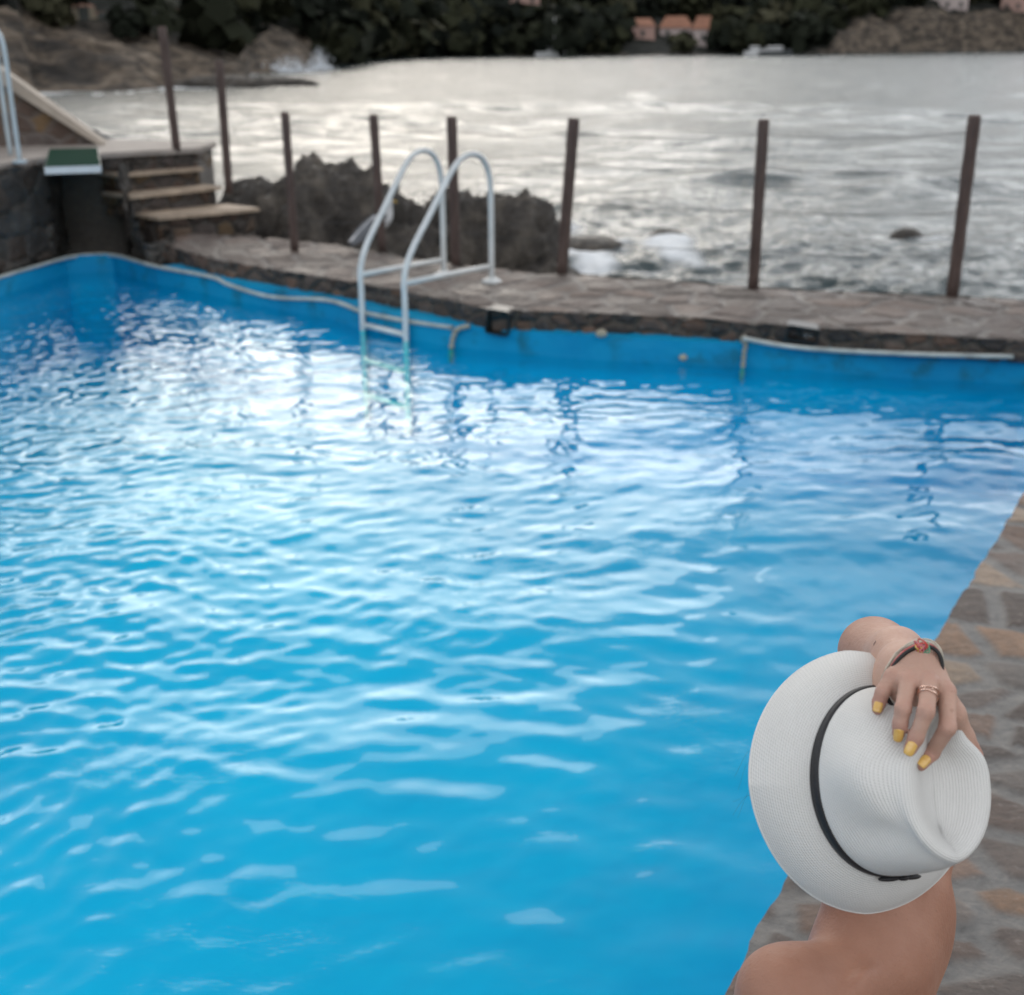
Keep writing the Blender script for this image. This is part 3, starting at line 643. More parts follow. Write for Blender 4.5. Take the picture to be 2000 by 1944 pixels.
# ------------------------------------------------------------------ far houses
simple('terracotta', (.25,.115,.07), .8, .2, .8); simple('pink_wall', (.42,.27,.23), .85, .1, .5); simple('cream_wall', (.45,.40,.32), .85, .1, .5); simple('rose_wall', (.48,.40,.38), .85, .1, .5); simple('shutter', (.05,.055,.05), .6, .1, 2)
simple('tan_wall', (.32,.27,.20), .85, .15, .5)
def house(x0, x1, yt, yb, wallm, label, roof=.35, dep=7.0, fwd=0.0):
    p, d, a = solve_place((x0 + x1) / 2, yb); d2 = d + 1.0 + fwd; c = np.array((math.sin(a) * d2, math.cos(a) * d2)); s = d / FPX * CP * K
    w = (x1 - x0) * s; h = (yb - yt) * s; zt = p[2] + h; zb_ = p[2] - 2.5
    root = empty('house', (c[0], c[1], p[2]), label, 'house', 'houses across the bay')
    ca, sa = math.cos(-a), math.sin(-a); R = np.array(((ca, -sa, 0), (sa, ca, 0), (0, 0, 1)))
    T = lambda x, y, z: tuple(R @ np.array((x, y, 0)) + np.array((c[0], c[1], z)))
    hr = h * roof; ze = zt - hr
    b = MB(); b.box((0, dep/2, 0), (w, dep, ze - zb_)); V = [T(v[0], v[1], v[2] + (ze + zb_)/2) for v in b.V]; adopt(mesh('wall', V, b.F, MAT[wallm]), root)
    o = min(.35, w * .05); V = [T(-w/2-o, -o, ze+.02), T(w/2+o, -o, ze+.02), T(w/2+o, dep+o, ze+.02), T(-w/2-o, dep+o, ze+.02), T(-w/2+w*.18, dep/2, zt), T(w/2-w*.18, dep/2, zt)]
    adopt(mesh('roof', V, [(0,1,5,4), (2,3,4,5), (1,2,5), (3,0,4), (3,2,1,0)], MAT['terracotta']), root)
    nw = max(1, int(w / 2.6)); nf = max(1, int((ze - p[2]) / 2.6))
    for i in range(nw):
        for j in range(nf):
            b = MB(); b.box((-w/2 + w*(i+.5)/nw, -.03, p[2] + (j+.55)*(ze-p[2])/nf), (.8, .1, 1.1)); V = [T(*v) for v in b.V]; adopt(mesh('window', V, b.F, MAT['shutter']), root)
    return root
house(1206, 1252, 38, 80, 'pink_wall', 'small pink house with orange roof, leftmost of the three by the far shore')
house(1262, 1322, 34, 76, 'rose_wall', 'wide orange roofed house, middle one of the three by the far shore', .5)
house(1324, 1364, 35, 92, 'rose_wall', 'tall narrow pale house with orange roof, rightmost of the three by the far shore', .42)
house(976, 1032, -16, 11, 'pink_wall', 'pink house cut by the top edge of the photo above the moored white boat', .3)
house(670, 692, -6, 20, 'pink_wall', 'tiny pink house high among the trees right of the splashes', .3)
house(143, 182, 10, 42, 'tan_wall', 'tan house in the trees above the left headland', .2)
house(184, 214, 24, 50, 'tan_wall', 'small dull tan house just right of and below the other tan house', .2)
house(322, 352, 18, 44, 'cream_wall', 'cream house beside the tallest leftmost post', .3)
house(286, 316, -18, 16, 'pink_wall', 'pink house behind the top of the leftmost post', .25)
house(406, 434, 14, 36, 'pink_wall', 'pink house in the trees above the post at the foot of the steps', .3)
house(1776, 1846, -34, 22, 'rose_wall', 'pale pink villa on the cliff at the upper right, left of the cut off one', .25, 9)
house(1918, 1995, -40, 28, 'pink_wall', 'large pink villa cut off by the upper right corner of the photo', .25, 9)

# pier, boats
simple('boat_white', (.74,.74,.74), .4, .05, 1); simple('boat_dark', (.05,.055,.06), .4, .1, 1); simple('pier_grey', (.27,.26,.255), .8, .15, 1)
pa = Sz(1352, 104, SL); pb = Sz(1562, 103.5, SL); pc = (pa + pb) / 2; Lp = np.linalg.norm(pb - pa); ang = math.atan2(*(pb - pa)[1::-1]); R = Matrix.Rotation(ang, 3, 'Z')
pr = empty('pier', (pc[0], pc[1], SL), 'long grey stone pier with railing on the far shore right of the orange houses', 'pier')
b = MB(); b.box((0, 1.2, .35), (Lp, 3.4, 1.5), bev=.05); o = b.build('quay', MAT['pier_grey'], pr); o.rotation_euler = (0, 0, ang)
b = MB()
for z in (1.5, 1.9, 2.3): b.box((0, 2.4, z), (Lp * .98, .07, .07))
o = b.build('rail', MAT['boat_white'], pr); o.rotation_euler = (0, 0, ang)
for i in range(14):
    b = MB(); b.box((-Lp*.48 + Lp*.96*i/13, 2.4, 1.75), (.12, .12, 1.3)); o = b.build('rail_post', MAT['boat_white'], pr); o.rotation_euler = (0, 0, ang)
def boat(px, py, Lb, label, mast=0, dark=False):
    c = Sz(px, py, SL); root = empty('boat', (c[0], c[1], SL), label, 'boat', 'boats by the far shore'); d = np.hypot(c[0], c[1])
    V = []; F = []; n = 13
    for i in range(n):
        t = i / (n-1); w = Lb * .17 * (1 - max(0, (t - .45) / .55) ** 2.2) ** 1 + .001; z1 = .75 + .35 * t ** 2; x = -Lb/2 + Lb * t
        V += [(x, -w, z1), (x, -w * .75, -.15), (x, 0, -.35), (x, w * .75, -.15), (x, w, z1)]
    for i in range(n-1): F += [(5*i+k, 5*i+k+1, 5*i+6+k, 5*i+5+k) for k in range(4)] + [(5*i+4, 5*i, 5*i+5, 5*i+9)]
    F += [(0,1,2,3,4), tuple(5*(n-1)+k for k in (4,3,2,1,0))]
    mesh('hull', V, F, MAT['boat_dark' if dark else 'boat_white'], root)
    b = MB(); b.box((-.05*Lb, 0, 1.15), (Lb*.45, Lb*.22, .9), bev=.15); cb = b.build('cabin', MAT['boat_white'], root)
    b = MB(); b.box((-.05*Lb, 0, 1.25), (Lb*.455, Lb*.225, .3)); b.build('window', MAT['boat_dark'], cb)
    if mast: b = MB(); b.tube([(.12*Lb, 0, 1.2), (.12*Lb, 0, mast)], .06, 8); b.build('mast', MAT['boat_white'], root)
    root.rotation_euler = (0, 0, math.radians(8)); return root
boat(1053, 108.5, 5.6, 'white motor boat with a thin mast moored before the dark far shore', 6.5)
boat(1484, 106.5, 6.4, 'dark hulled boat with a white cabin moored at the grey pier', 0, True)
boat(1445, 106, 4.2, 'small white boat moored at the pier just left of the dark hulled one')

# spray where the swell breaks on the left point
m = Nodes('spray'); m.principled(Base_Color=(.85,.88,.92), Roughness=.9); MAT['spray'] = m.m
def spray(px, py, w, h, seed, label):
    c = Sz(px, py, SL); r = np.random.default_rng(seed); V = []; F = []
    import bmesh
    bm = bmesh.new(); bmesh.ops.create_icosphere(bm, subdivisions=1, radius=1); iv = np.array([v.co[:] for v in bm.verts]); fi = np.array([[v.index for v in f.verts] for f in bm.faces]); bm.free()
    k = 520; t = r.random(k) ** 1.5; x = r.normal(0, 1, k) * w * .5 * (1 - t * .75); y = r.normal(0, .5, k) * w * .5; z = t * h + r.random(k) * .1; s = r.uniform(.02, .13, k) * (1.15 - t)
    V = (iv[None] * s[:, None, None] + np.stack([x, y, z], 1)[:, None]).reshape(-1, 3) + c; F = (fi[None] + (np.arange(k) * len(iv))[:, None, None]).reshape(-1, 3)
    tag(fastmesh('spray', V, F, MAT['spray']), label, 'spray', None, 'stuff')
spray(556, 139, 3.3, 1.7, 1, 'wide white splash of spray breaking on the left point')
spray(612, 134, 1.5, 2.4, 2, 'narrow taller white splash of spray at the end of the left point')
spray(345, 152, 1.0, 1.2, 3, 'small puff of white spray among the left rocks')

# ------------------------------------------------------------------ post and wire fence along the sea side
wd = Nodes('brown_post'); v = wd.obj(); n1 = wd.noise(6, 6, .6, wd.mapping(v, (6, 6, 1))); 
wd.principled(Base_Color=wd.ramp(n1, (.3, (.045,.028,.024)), (.55, (.085,.056,.048)), (.75, (.13,.09,.075))), Roughness=.75, Normal=wd.bump(n1, .01)); MAT['brown_post'] = wd.m
simple('wire', (.09,.09,.09), .5, .1, 5, .8)
PO = [((345,292), (316,52), PT + .04, .040), ((447,372), (428,118), .33, .040), ((576,491), (556,219), 0, .036), ((747,492), (729,224), 0, .037), ((890,519), (882,228), 0, .040), ((1097,537), (1121,231), 0, .044), ((1471,564), (1492,233), 0, .041), ((1859,581), (1904,225), 0, .043)]
fr = Pz(890, 519, 0); fence = empty('post_and_wire_fence', (fr[0], fr[1], 0), 'row of brown posts joined by thin wires between the pool deck and the sea', 'fence')
tops = []; 
for (bx, by), (tx, ty), z, rd in PO:
    p = Pz(bx, by, z); v = ray(tx, ty); t = p[1] / v[1]; q = EYE + v * t; tops.append((p, q))
    ax = q - p; b = MB(); pts = [p - ax * .02 + ax * 1.02 * k / 10 for k in range(11)]
    rr = [rd * (1 + .06 * math.sin(3.1 * k + bx)) for k in range(11)]
    b.tube(pts[:-1] + [q - ax * .012, q], rr[:-1] + [rd, rd * .82], 9); adopt(b.build('post', MAT['brown_post'], None, True), fence)
for fr_ in (.97 * .94, .72, .48, .24):
    b = MB(); 
    for (p, q), (p2, q2) in zip(tops[2:-1], tops[3:]):
        a = p + (q - p) * fr_; c = p2 + (q2 - p2) * fr_; b.tube([a * (1 - t) + c * t - np.array((0, 0, .03 * 4 * t * (1 - t))) for t in np.linspace(0, 1, 7)], .0026, 5)
    adopt(b.build('wire', MAT['wire']), fence)

# ------------------------------------------------------------------ pool ladder
lad = empty('pool_ladder', (-.44, 8.85, 0), 'white tubular pool ladder with arched handrails on the far deck', 'pool ladder')
simple('ladder_white', (.60,.62,.62), .35, .1, 9)
def rail(a, b_, zoff=0.0):
    a = np.array(a); b_ = np.array(b_); pr_ = [(0, -.95), (0, -.3), (0, .02), (0.0, .14), (.035, .25), (.12, .37), (.28, .54), (.44, .715), (.56, .84), (.66, .905), (.775, .93), (.89, .90), (.965, .81), (.995, .68), (1.0, .4), (1.0, .012)]
    pts = [np.array((*(a + (b_ - a) * s), z + zoff)) for s, z in pr_]; b = MB(); b.tube(catmull(pts, 6), .021, 12)
    o = adopt(b.build('handrail', MAT['ladder_white'], None, True), lad)
    b = MB(); b.tube([np.array((*a, .125)), np.array((*b_, .125))], .019, 10); adopt(b.build('strut', MAT['ladder_white'], None, True), lad)
    b = MB(); c = np.array((*b_, .0)); b.tube([c + (0,0,.004), c + (0,0,.02), c + (0,0,.034), c + (0,0,.045)], [.075,.073,.045,.024], 20); adopt(b.build('flange', MAT['ladder_white'], None, True), lad)
ra, rb_ = (-.735, 8.18), (-.150, 8.83); la, lb_ = (-1.07, 8.50), (-.515, 9.10)
rail(ra, rb_); rail(la, lb_)
for z in (-.235, -.50, -.76):
    b = MB(); b.tube([np.array((*la, z)), np.array((*ra, z))], .020, 10); adopt(b.build('rung', MAT['ladder_white'], None, True), lad)

# skimmer openings, fixings and ropes on the far side
simple('black_plastic', (.006,.006,.006), .4, .1, 9); simple('tan_stone', (.34,.31,.24), .8, .2, 20); simple('grime', (.11,.12,.10), .8, .2, 9)
def skimmer(x, y, w, h, label):
    p = z_on(x * K, y * K, WF) + np.array((0, .0, 0)); s = np.linalg.norm(p - EYE) / FPX * K; W_, H_ = w * s, h * s
    root = empty('skimmer_box', (p[0], p[1] + .02, p[2]), label, 'skimmer', None); b = MB(); t = .012
    for c, d in (((-W_/2, 0, 0), (t, .16, H_)), ((W_/2, 0, 0), (t, .16, H_)), ((0, 0, -H_/2), (W_ - t - .002, .16, t)), ((0, 0, H_/2), (W_ - t - .002, .16, t))): b.box(c, d)
    f = b.build('frame', MAT['black_plastic'], root); b = MB(); b.box((0, -.01, 0), (W_ - .004, .02, H_ - .004)); b.build('back_panel', MAT['black_plastic'], root)
    root.rotation_euler = (0, math.radians(6), math.radians(-14)); return root
skimmer(957, 614, 42, 44, 'black box opening in the stone edge just right of the pool ladder')
sk = skimmer(1537, 637, 56, 26, 'low black opening in the stone edge holding a white bottle end'); 
b = MB(); b.tube([(.035, -.02, .0), (.035, .03, .0)], .03, 12); b.build('lid', MAT['white_paint'], sk)
def knob(x, y, r_, mat, label):
    p = z_on(x * K, y * K, WF) - np.array((0, .02, 0)); o = make_rock('liner_fixing', p, (r_ * 1.3, r_, r_), int(x), .12, 9, 3, MAT[mat], 1.0, False); tag(o, label, 'fixing')
knob(1150, 637, .028, 'tan_stone', 'round pale fixing on top of the blue liner between the two black openings')
knob(1306, 683, .022, 'tan_stone', 'small tan fixing stuck in the middle of the blue liner')
rope = Nodes('rope'); v = rope.obj(); wv = rope.noise(60, 3, .5, v); rope.principled(Base_Color=rope.ramp(wv, (.3, (.22,.20,.15)), (.7, (.45,.42,.35))), Roughness=.9, Normal=rope.bump(wv, .01)); MAT['rope'] = rope.m
def rp(pts, label, r_=.013):
    q = [z_on(x * K, y * K, WF) - np.array((0, .03, 0)) for x, y in pts]; q = catmull(q, 6); b = MB()
    b.tube(q, [r_ * (1 + .25 * math.sin(i * 1.9)) for i in range(len(q))], 8); tag(b.build('rope', MAT['rope'], None, True), label, 'rope', 'ropes hanging on the liner')
rp([(898,622), (885,625), (874,630), (868,642), (864,660), (862,690)], 'frayed pale rope end hanging on the liner left of the square black opening', .016)
rp([(1425,640), (1418,648), (1425,658), (1422,672), (1420,695), (1416,725)], 'knotted grey rope hanging down the liner below the low black opening side', .013)

# ------------------------------------------------------------------ gull
simple('gull_white', (.62,.62,.63), .8, .06, 12); simple('gull_grey', (.17,.18,.20), .8, .15, 14); simple('beak_yellow', (.5,.33,.05), .5, .1, 9)
gp = Pz(742, 487, 0); gl = empty('seagull', tuple(gp), 'white and grey gull standing on the deck behind the left ladder rail', 'bird')
def ell(c, r_, rot=0.0, n=20, tap=0.0):
    V = []; F = []; m_ = n // 2
    for i in range(m_ + 1):
        th = math.pi * i / m_
        for j in range(n):
            ph = 2 * math.pi * j / n; x = math.cos(th); k = 1 - tap * (1 - x) / 2; V.append((x * r_[0], math.sin(th) * math.cos(ph) * r_[1] * k, math.sin(th) * math.sin(ph) * r_[2] * k))
    V = np.array(V); ca, sa = math.cos(rot), math.sin(rot); V = np.stack([V[:, 0] * ca - V[:, 2] * sa, V[:, 1], V[:, 0] * sa + V[:, 2] * ca], 1) + np.array(c)
    for i in range(m_):
        for j in range(n): F.append((i*n+j, i*n+(j+1) % n, (i+1)*n+(j+1) % n, (i+1)*n+j))
    return V, F
# one continuous body: sweep of ellipses from tail to bill
sec = [((-.27,.045),.018,.006), ((-.20,.085),.032,.016), ((-.12,.13),.052,.042), ((-.04,.17),.066,.066), ((.03,.205),.068,.074), ((.075,.25),.054,.060), ((.088,.295),.038,.038), ((.088,.330),.036,.034), ((.093,.362),.037,.033), ((.105,.386),.030,.026), ((.118,.398),.012,.010)]
V = []; F = []; n = 16
cs = np.array([s[0] for s in sec])
for i, (c, w, h) in enumerate(sec):
    t = cs[min(i+1, len(cs)-1)] - cs[max(i-1, 0)]; t /= np.linalg.norm(t); nn_ = np.array((-t[1], t[0]))
    for j in range(n):
        a = 2*math.pi*j/n; V.append((c[0] + nn_[0]*h*math.sin(a), w*math.cos(a), c[1] + .03 + nn_[1]*h*math.sin(a)))
for i in range(len(sec)-1):
    for j in range(n): F.append((i*n+j, i*n+(j+1) % n, (i+1)*n+(j+1) % n, (i+1)*n+j))
F += [tuple(range(n))[::-1], tuple((len(sec)-1)*n+j for j in range(n))]
gb = mesh('body', V, F, MAT['gull_white'], gl, True)
md = gb.modifiers.new('smooth', 'SUBSURF'); md.levels = md.render_levels = 2
for sgn in (-1, 1):
    b = MB(); b.add(*ell((-.10, .052 * sgn, .175), (.20, .018, .060), math.radians(38), tap=.3)); b.build('wing', MAT['gull_grey'], gl, True)
    b = MB(); b.tube([(.0, .025 * sgn, .14), (.004, .025 * sgn, .07), (.0, .025 * sgn, .006)], .004, 6)
    for dx in (-.018, 0, .018): b.tube([(0, .025 * sgn, .006), (.04, .025 * sgn + dx, .004)], .003, 5)
    b.build('leg', MAT['beak_yellow'], gl, True)
b = MB(); b.tube([(.118, 0, .398), (.150, 0, .392), (.168, 0, .380)], [.010,.008,.003], 8); b.build('beak', MAT['beak_yellow'], gl, True)
gl.rotation_euler = (0, 0, math.radians(20)); gl.scale = (1.0, 1.0, 1.0)

# ------------------------------------------------------------------ pool water
def inpoly(x, y, P):
    c = np.zeros(x.shape, bool); n = len(P)
    for i in range(n):
        x0, y0 = P[i]; x1, y1 = P[(i+1) % n]
        if y0 == y1: continue
        cr = ((y0 > y) != (y1 > y)) & (x < (x1 - x0) * (y - y0) / (y1 - y0) + x0); c ^= cr
    return c
dxy = 0.0165; gx = np.arange(-5.1, 3.7, dxy); gy = np.arange(-1.6, 11.0, dxy); X, Y = np.meshgrid(gx, gy, indexing='ij')
pw = spectrum(16, .45, 1.7, math.radians(172), .40, .0085, 21) ; pm = spectrum(40, .13, .34, math.radians(170), .50, .0135, 22); ps = spectrum(48, .062, .13, math.radians(155), .8, .0140, 23)
q3 = np.stack([X * .45, Y * .32, X * 0], -1); patch = sstep(vnoise(q3, 3), -.5, .6)
wx = X + .10 * vnoise(np.stack([X * 1.3, Y * 1.3, X * 0], -1), 7); wy = Y + .10 * vnoise(np.stack([X * 1.3, Y * 1.3, X * 0 + 5], -1), 8)
farness = sstep(Y, 1.2, 5.5); leftness = sstep(-X / np.maximum(Y, 1.5), .10, .38)
WAVE_A = 1.0; calm = 1 - .55 * sstep(X / np.maximum(Y, 1.5), .02, .30)
zz_ = WAVE_A * (waves(wx, wy, pw) * (.75 + .25 * farness) + waves(wx, wy, pm) * (.44 + .46 * patch + .30 * farness) * (.35 + .65 * calm) + calm * waves(wx, wy, ps) * (.20 + .85 * leftness + .85 * farness * (.45 + .55 * patch)))
zz_ = zz_ + 9.0 * np.maximum(zz_, 0) ** 2
ins = inpoly(X, Y, POOL); nb_ = ins.copy(); 
for sx_, sy_ in ((1,0), (-1,0), (0,1), (0,-1)): nb_ |= np.roll(np.roll(ins, sx_, 0), sy_, 1)
idx = -np.ones(X.shape, int); idx[nb_] = np.arange(nb_.sum())
V = np.stack([X[nb_], Y[nb_], PW + zz_[nb_]], 1); a, b_, c_, d_ = idx[:-1, :-1], idx[1:, :-1], idx[1:, 1:], idx[:-1, 1:]
ok = (a >= 0) & (b_ >= 0) & (c_ >= 0) & (d_ >= 0); Q = np.stack([a[ok], b_[ok], c_[ok], d_[ok]], 1)
pwo = fastmesh('pool_water', V, Q); tag(pwo, kind='structure')
m = Nodes('pool_water'); v = m.geo(); n1 = m.noise(26, 3, .5, v, .3); n2 = m.noise(9, 2, .5, v)
msk = m.smooth(m.noise(1.1, 3, .6, m.mapping(v, (1, 1.6, 1))), .45, .65)
bn = m.bump(n1, m.math('MULTIPLY', msk, .0014), 1.0); bn = m.bump(m.noise(60, 2, .5, m.mapping(v, (.6, 1.4, 1))), m.math('MULTIPLY', msk, .0012), 1.0, bn)
fr_ = m.n('ShaderNodeLayerWeight'); fr_.inputs['Blend'].default_value = .5; m.put(fr_.inputs['Normal'], bn)
fs = m.math('ADD', m.math('MULTIPLY', m.math('POWER', fr_.outputs['Facing'], 5.0), .98), .02)
g = m.n('ShaderNodeBsdfGlossy'); g.inputs['Roughness'].default_value = .03; m.put(g.inputs['Normal'], bn); g.inputs['Color'].default_value = (.78, .84, .83, 1)
tr = m.n('ShaderNodeBsdfTransparent'); tr.inputs['Color'].default_value = (.15, 1.0, 1.0, 1)
ms = m.n('ShaderNodeMixShader'); m.put(ms.inputs[0], fs); m.put(ms.inputs[1], tr.outputs[0]); m.put(ms.inputs[2], g.outputs[0]); m.put(m.out.inputs[0], ms.outputs[0]); pwo.data.materials.append(m.m)
# ------------------------------------------------------------------ straw hat
HO = Cd(1720, 1527, 1.345)                       # centre of the crown's base
vr = ray(1720, 1527); vr /= np.linalg.norm(vr)
e1 = np.cross(vr, (0, 0, 1.0)); e1 /= np.linalg.norm(e1); e2 = np.cross(e1, vr)
def unit(a): return np.asarray(a, float) / np.linalg.norm(a)
TILT = math.radians(38)
HN = unit(math.sin(TILT) * (0.985 * e1 + 0.14 * e2) - math.cos(TILT) * vr)
HF = -0.235 * e1 + 0.97 * e2; HF = unit(HF - HN * HF.dot(HN)); HS = np.cross(HF, HN); HS = unit(HS)
if HS.dot(e1) < 0: HS = -HS
def hat_pt(x, y, z): return HO + HS * x + HF * y + HN * z
NT = 288; TH = np.linspace(0, 2 * math.pi, NT, endpoint=False); ct, sn = np.cos(TH), np.sin(TH)
AF, AS = 0.104, 0.0915                           # crown base half axes (front-back, sideways)
base = np.stack([AS * sn, AF * np.where(ct < 0, .955, 1.0) * ct], 1)
bn_ = np.stack([sn / AS, ct / AF], 1); bn_ /= np.linalg.norm(bn_, axis=1)[:, None]
left = np.clip(-sn, 0, 1); right = np.clip(sn, 0, 1); back = np.clip(-ct, 0, 1); frt = np.clip(ct, 0, 1)
BW = 0.061 + 0.004 * left ** 1.3 + 0.0 * right - 0.001 * back + 0.001 * frt
DR = np.radians(16 + 24 * left - 6 * right + 24 * back + 30 * frt)      # how far the brim droops
def brim_ring(u):                                # u 0 at crown, 1 at the edge
    r = BW * u; dz = -np.sin(DR * (0.55 + 0.45 * u)) * r - 0.004 * u ** 3 + 0.0022 * np.sin(TH * 3 + 1.0) * u ** 2
    rr = np.cos(DR * (0.55 + .45 * u)) * r; p = base + bn_ * rr[:, None]
    return np.stack([p[:, 0], p[:, 1], dz], 1)
# crown rings: (height, x-scale, y-scale)
W_T = 0.062; L_T = 0.086 - 0.0040 * np.clip(-ct, 0, 1) ** .7
def loop(sx, sy, z, pw=0.62, cx=0.0135, pinch=0.0):
    y = L_T * sy * ct; w = W_T * sx * np.abs(sn) ** (1.0 + .25) ; w = W_T * sx * (1 - np.abs(ct) ** 2.3) ** (pw + .02 * np.clip(-ct, 0, 1))
    # hollows pinched in on both sides near the front
    g = np.exp(-((ct - 0.62) / 0.22) ** 2) * pinch
    x = cx + np.sign(sn) * w * (1 - g)
    return np.stack([x, y, np.full(NT, z)], 1)
b3 = lambda z, k: np.stack([base[:, 0] * k, base[:, 1] * k, np.full(NT, z)], 1)
dent = (left * (np.exp(-((ct - .12) / .34) ** 2) - .75 * np.exp(-((ct + .62) / .26) ** 2)))[:, None]      # the hollow pressed into the side towards the back
rings = [b3(0.0, 1.0), b3(0.006, .995), b3(0.022, .985),
         0.62 * b3(0.05, .96) + 0.38 * loop(1.12, 1.08, 0.05, pinch=.10),
         0.25 * b3(0.07, .93) + 0.75 * loop(1.10, 1.05, 0.07, pinch=.22),
         loop(1.0, 1.0, 0.083, pinch=.30), loop(.89, .95, 0.0915, pinch=.34), loop(.74, .88, 0.0925, pinch=.36), loop(.55, .79, 0.0865, pinch=.36), loop(.36, .70, 0.078, pinch=.3), loop(.16, .62, 0.072, pinch=.2), loop(.0, .55, 0.070)]
rings = np.array(rings)
for k_, am in ((2, .0015), (3, .0125), (4, .0150), (5, .0060)): rings[k_, :, :2] += bn_ * dent * am
for k_, am in ((3, .001), (4, .001), (5, .001)): rings[k_, :, :2] += bn_ * (left * np.clip(ct + .1, 0, 1))[:, None] * am
# the back tip stands a little higher, the front lies lower under the hand
tipz = 0.004 * back ** 4 - 0.004 * frt ** 3
for k in range(3, 12): rings[k, :, 2] += tipz * min(1, (k - 2) / 3)
cr = catmull(rings.reshape(len(rings), -1), 9).reshape(-1, NT, 3)
P3_ = cr.reshape(-1, 3); dn = 0.0011 * vnoise(P3_ * 38, 5) + .0016 * vnoise(P3_ * 17, 9)
cr[..., 2] += (dn.reshape(cr.shape[:2])) * np.linspace(0, 1, len(cr))[:, None]
br = np.array([brim_ring(u) for u in np.linspace(1, 0, 30)])
def hat_mesh(name, R3, v0, parent):
    n = len(R3); V = hat_pt(0, 0, 0) + R3[..., 0:1] * HS + R3[..., 1:2] * HF + R3[..., 2:3] * HN
    q = gridquads(n, NT, True); o = fastmesh(name, V.reshape(-1, 3), q, None, None, True)
    seg = np.linalg.norm(np.diff(R3, axis=0), axis=2).mean(1); vv = v0 + np.r_[0, np.cumsum(seg)]
    uvl = o.data.uv_layers.new(name='weave'); U = (np.arange(NT) / NT * 0.62); 
    li = np.empty(len(o.data.loops), np.int32); o.data.loops.foreach_get('vertex_index', li); i = li // NT; j = li % NT
    jj = j.reshape(-1, 4).copy(); wrap = (jj.max(1) == NT - 1) & (jj.min(1) == 0); jf = jj.astype(float); jf[wrap] = np.where(jj[wrap] == 0, NT, jj[wrap])
    uv = np.stack([jf.ravel() / NT * 0.62, vv[i]], 1); uvl.data.foreach_set('uv', uv.astype(np.float32).ravel())
    o.parent = parent; o.matrix_parent_inverse = Matrix.Translation(-Vector(parent.location)); return o
straw = Nodes('woven_straw'); uvn = straw.n('ShaderNodeUVMap'); uvn.uv_map = 'weave'; sp_ = straw.n('ShaderNodeSeparateXYZ'); straw.put(sp_.inputs[0], uvn.outputs[0])
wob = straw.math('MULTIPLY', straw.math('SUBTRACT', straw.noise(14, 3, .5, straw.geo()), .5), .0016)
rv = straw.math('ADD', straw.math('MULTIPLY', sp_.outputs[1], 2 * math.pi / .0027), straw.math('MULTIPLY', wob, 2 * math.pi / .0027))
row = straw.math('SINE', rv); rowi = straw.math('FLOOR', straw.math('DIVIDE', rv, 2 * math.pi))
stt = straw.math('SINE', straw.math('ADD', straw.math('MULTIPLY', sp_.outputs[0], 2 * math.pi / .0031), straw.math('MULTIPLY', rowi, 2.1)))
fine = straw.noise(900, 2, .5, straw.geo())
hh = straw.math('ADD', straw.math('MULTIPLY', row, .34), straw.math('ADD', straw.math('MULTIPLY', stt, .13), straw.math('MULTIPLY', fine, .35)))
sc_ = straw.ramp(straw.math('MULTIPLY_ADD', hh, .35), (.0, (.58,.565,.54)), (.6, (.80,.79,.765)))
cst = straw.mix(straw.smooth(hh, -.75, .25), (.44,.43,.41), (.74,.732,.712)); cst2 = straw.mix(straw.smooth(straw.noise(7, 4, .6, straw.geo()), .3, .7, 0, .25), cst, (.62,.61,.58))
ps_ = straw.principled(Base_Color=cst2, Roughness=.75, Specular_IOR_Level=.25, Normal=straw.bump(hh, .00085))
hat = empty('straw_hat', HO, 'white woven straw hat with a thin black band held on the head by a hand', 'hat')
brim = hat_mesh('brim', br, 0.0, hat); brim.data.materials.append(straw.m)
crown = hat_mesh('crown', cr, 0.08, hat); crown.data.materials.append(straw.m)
for o in (brim, crown):
    md = o.modifiers.new('thickness', 'SOLIDIFY'); md.thickness = .0022; md.offset = 0
# rolled edge of the brim
er = br[0]; ev = hat_pt(0,0,0) + er[:, 0:1] * HS + er[:, 1:2] * HF + er[:, 2:3] * HN
b = MB(); b.tube(list(ev) + [ev[0], ev[1]], .0019, 8, False); adopt(b.build('edge_binding', straw.m, None, True), hat)
# black ribbon: slightly wider on the wearer's left side, with a flat knot at the back
band = Nodes('black_ribbon'); band.principled(Base_Color=band.ramp(band.noise(300, 2, .5), (.3, (.008,.008,.010)), (.7, (.020,.019,.022))), Roughness=.55, Normal=band.bump(band.noise(500, 2, .5), .0005))
bw_ = 0.0112 + 0.0035 * left - .004 * frt; R3 = []
for zz, off in ((0.0, .0012), (0.0, .0028), (.5, .0034), (1.0, .0028), (1.0, .0010)):
    k = 1 - .012 * zz; p = base * k + bn_ * off; R3.append(np.stack([p[:, 0], p[:, 1], .0012 + bw_ * zz], 1))
R3 = np.array(R3); V = HO + R3[..., 0:1] * HS + R3[..., 1:2] * HF + R3[..., 2:3] * HN
adopt(fastmesh('hat_band', V.reshape(-1, 3), gridquads(5, NT, True), band.m), hat)
ka = math.radians(180 - 8); kc = hat_pt(AS * math.sin(ka) * 1.04, AF * .955 * math.cos(ka) * 1.05, .008); kt = unit(HS * math.cos(ka) * -1 + HF * 0); 
b = MB()
for dx, w, hh_ in ((-.016, .020, .007), (0.0, .008, .009), (.014, .016, .006)):
    V, F = ell((0, 0, 0), (w * .75, .0032, hh_ * .85), 0, 14); V = np.array(V); V = kc + HS * (V[:, 0:1] + dx) - HF * V[:, 1:2] + HN * (V[:, 2:3] - abs(dx) * .12); b.add(V, F)
adopt(b.build('knot', band.m, None, True), hat)

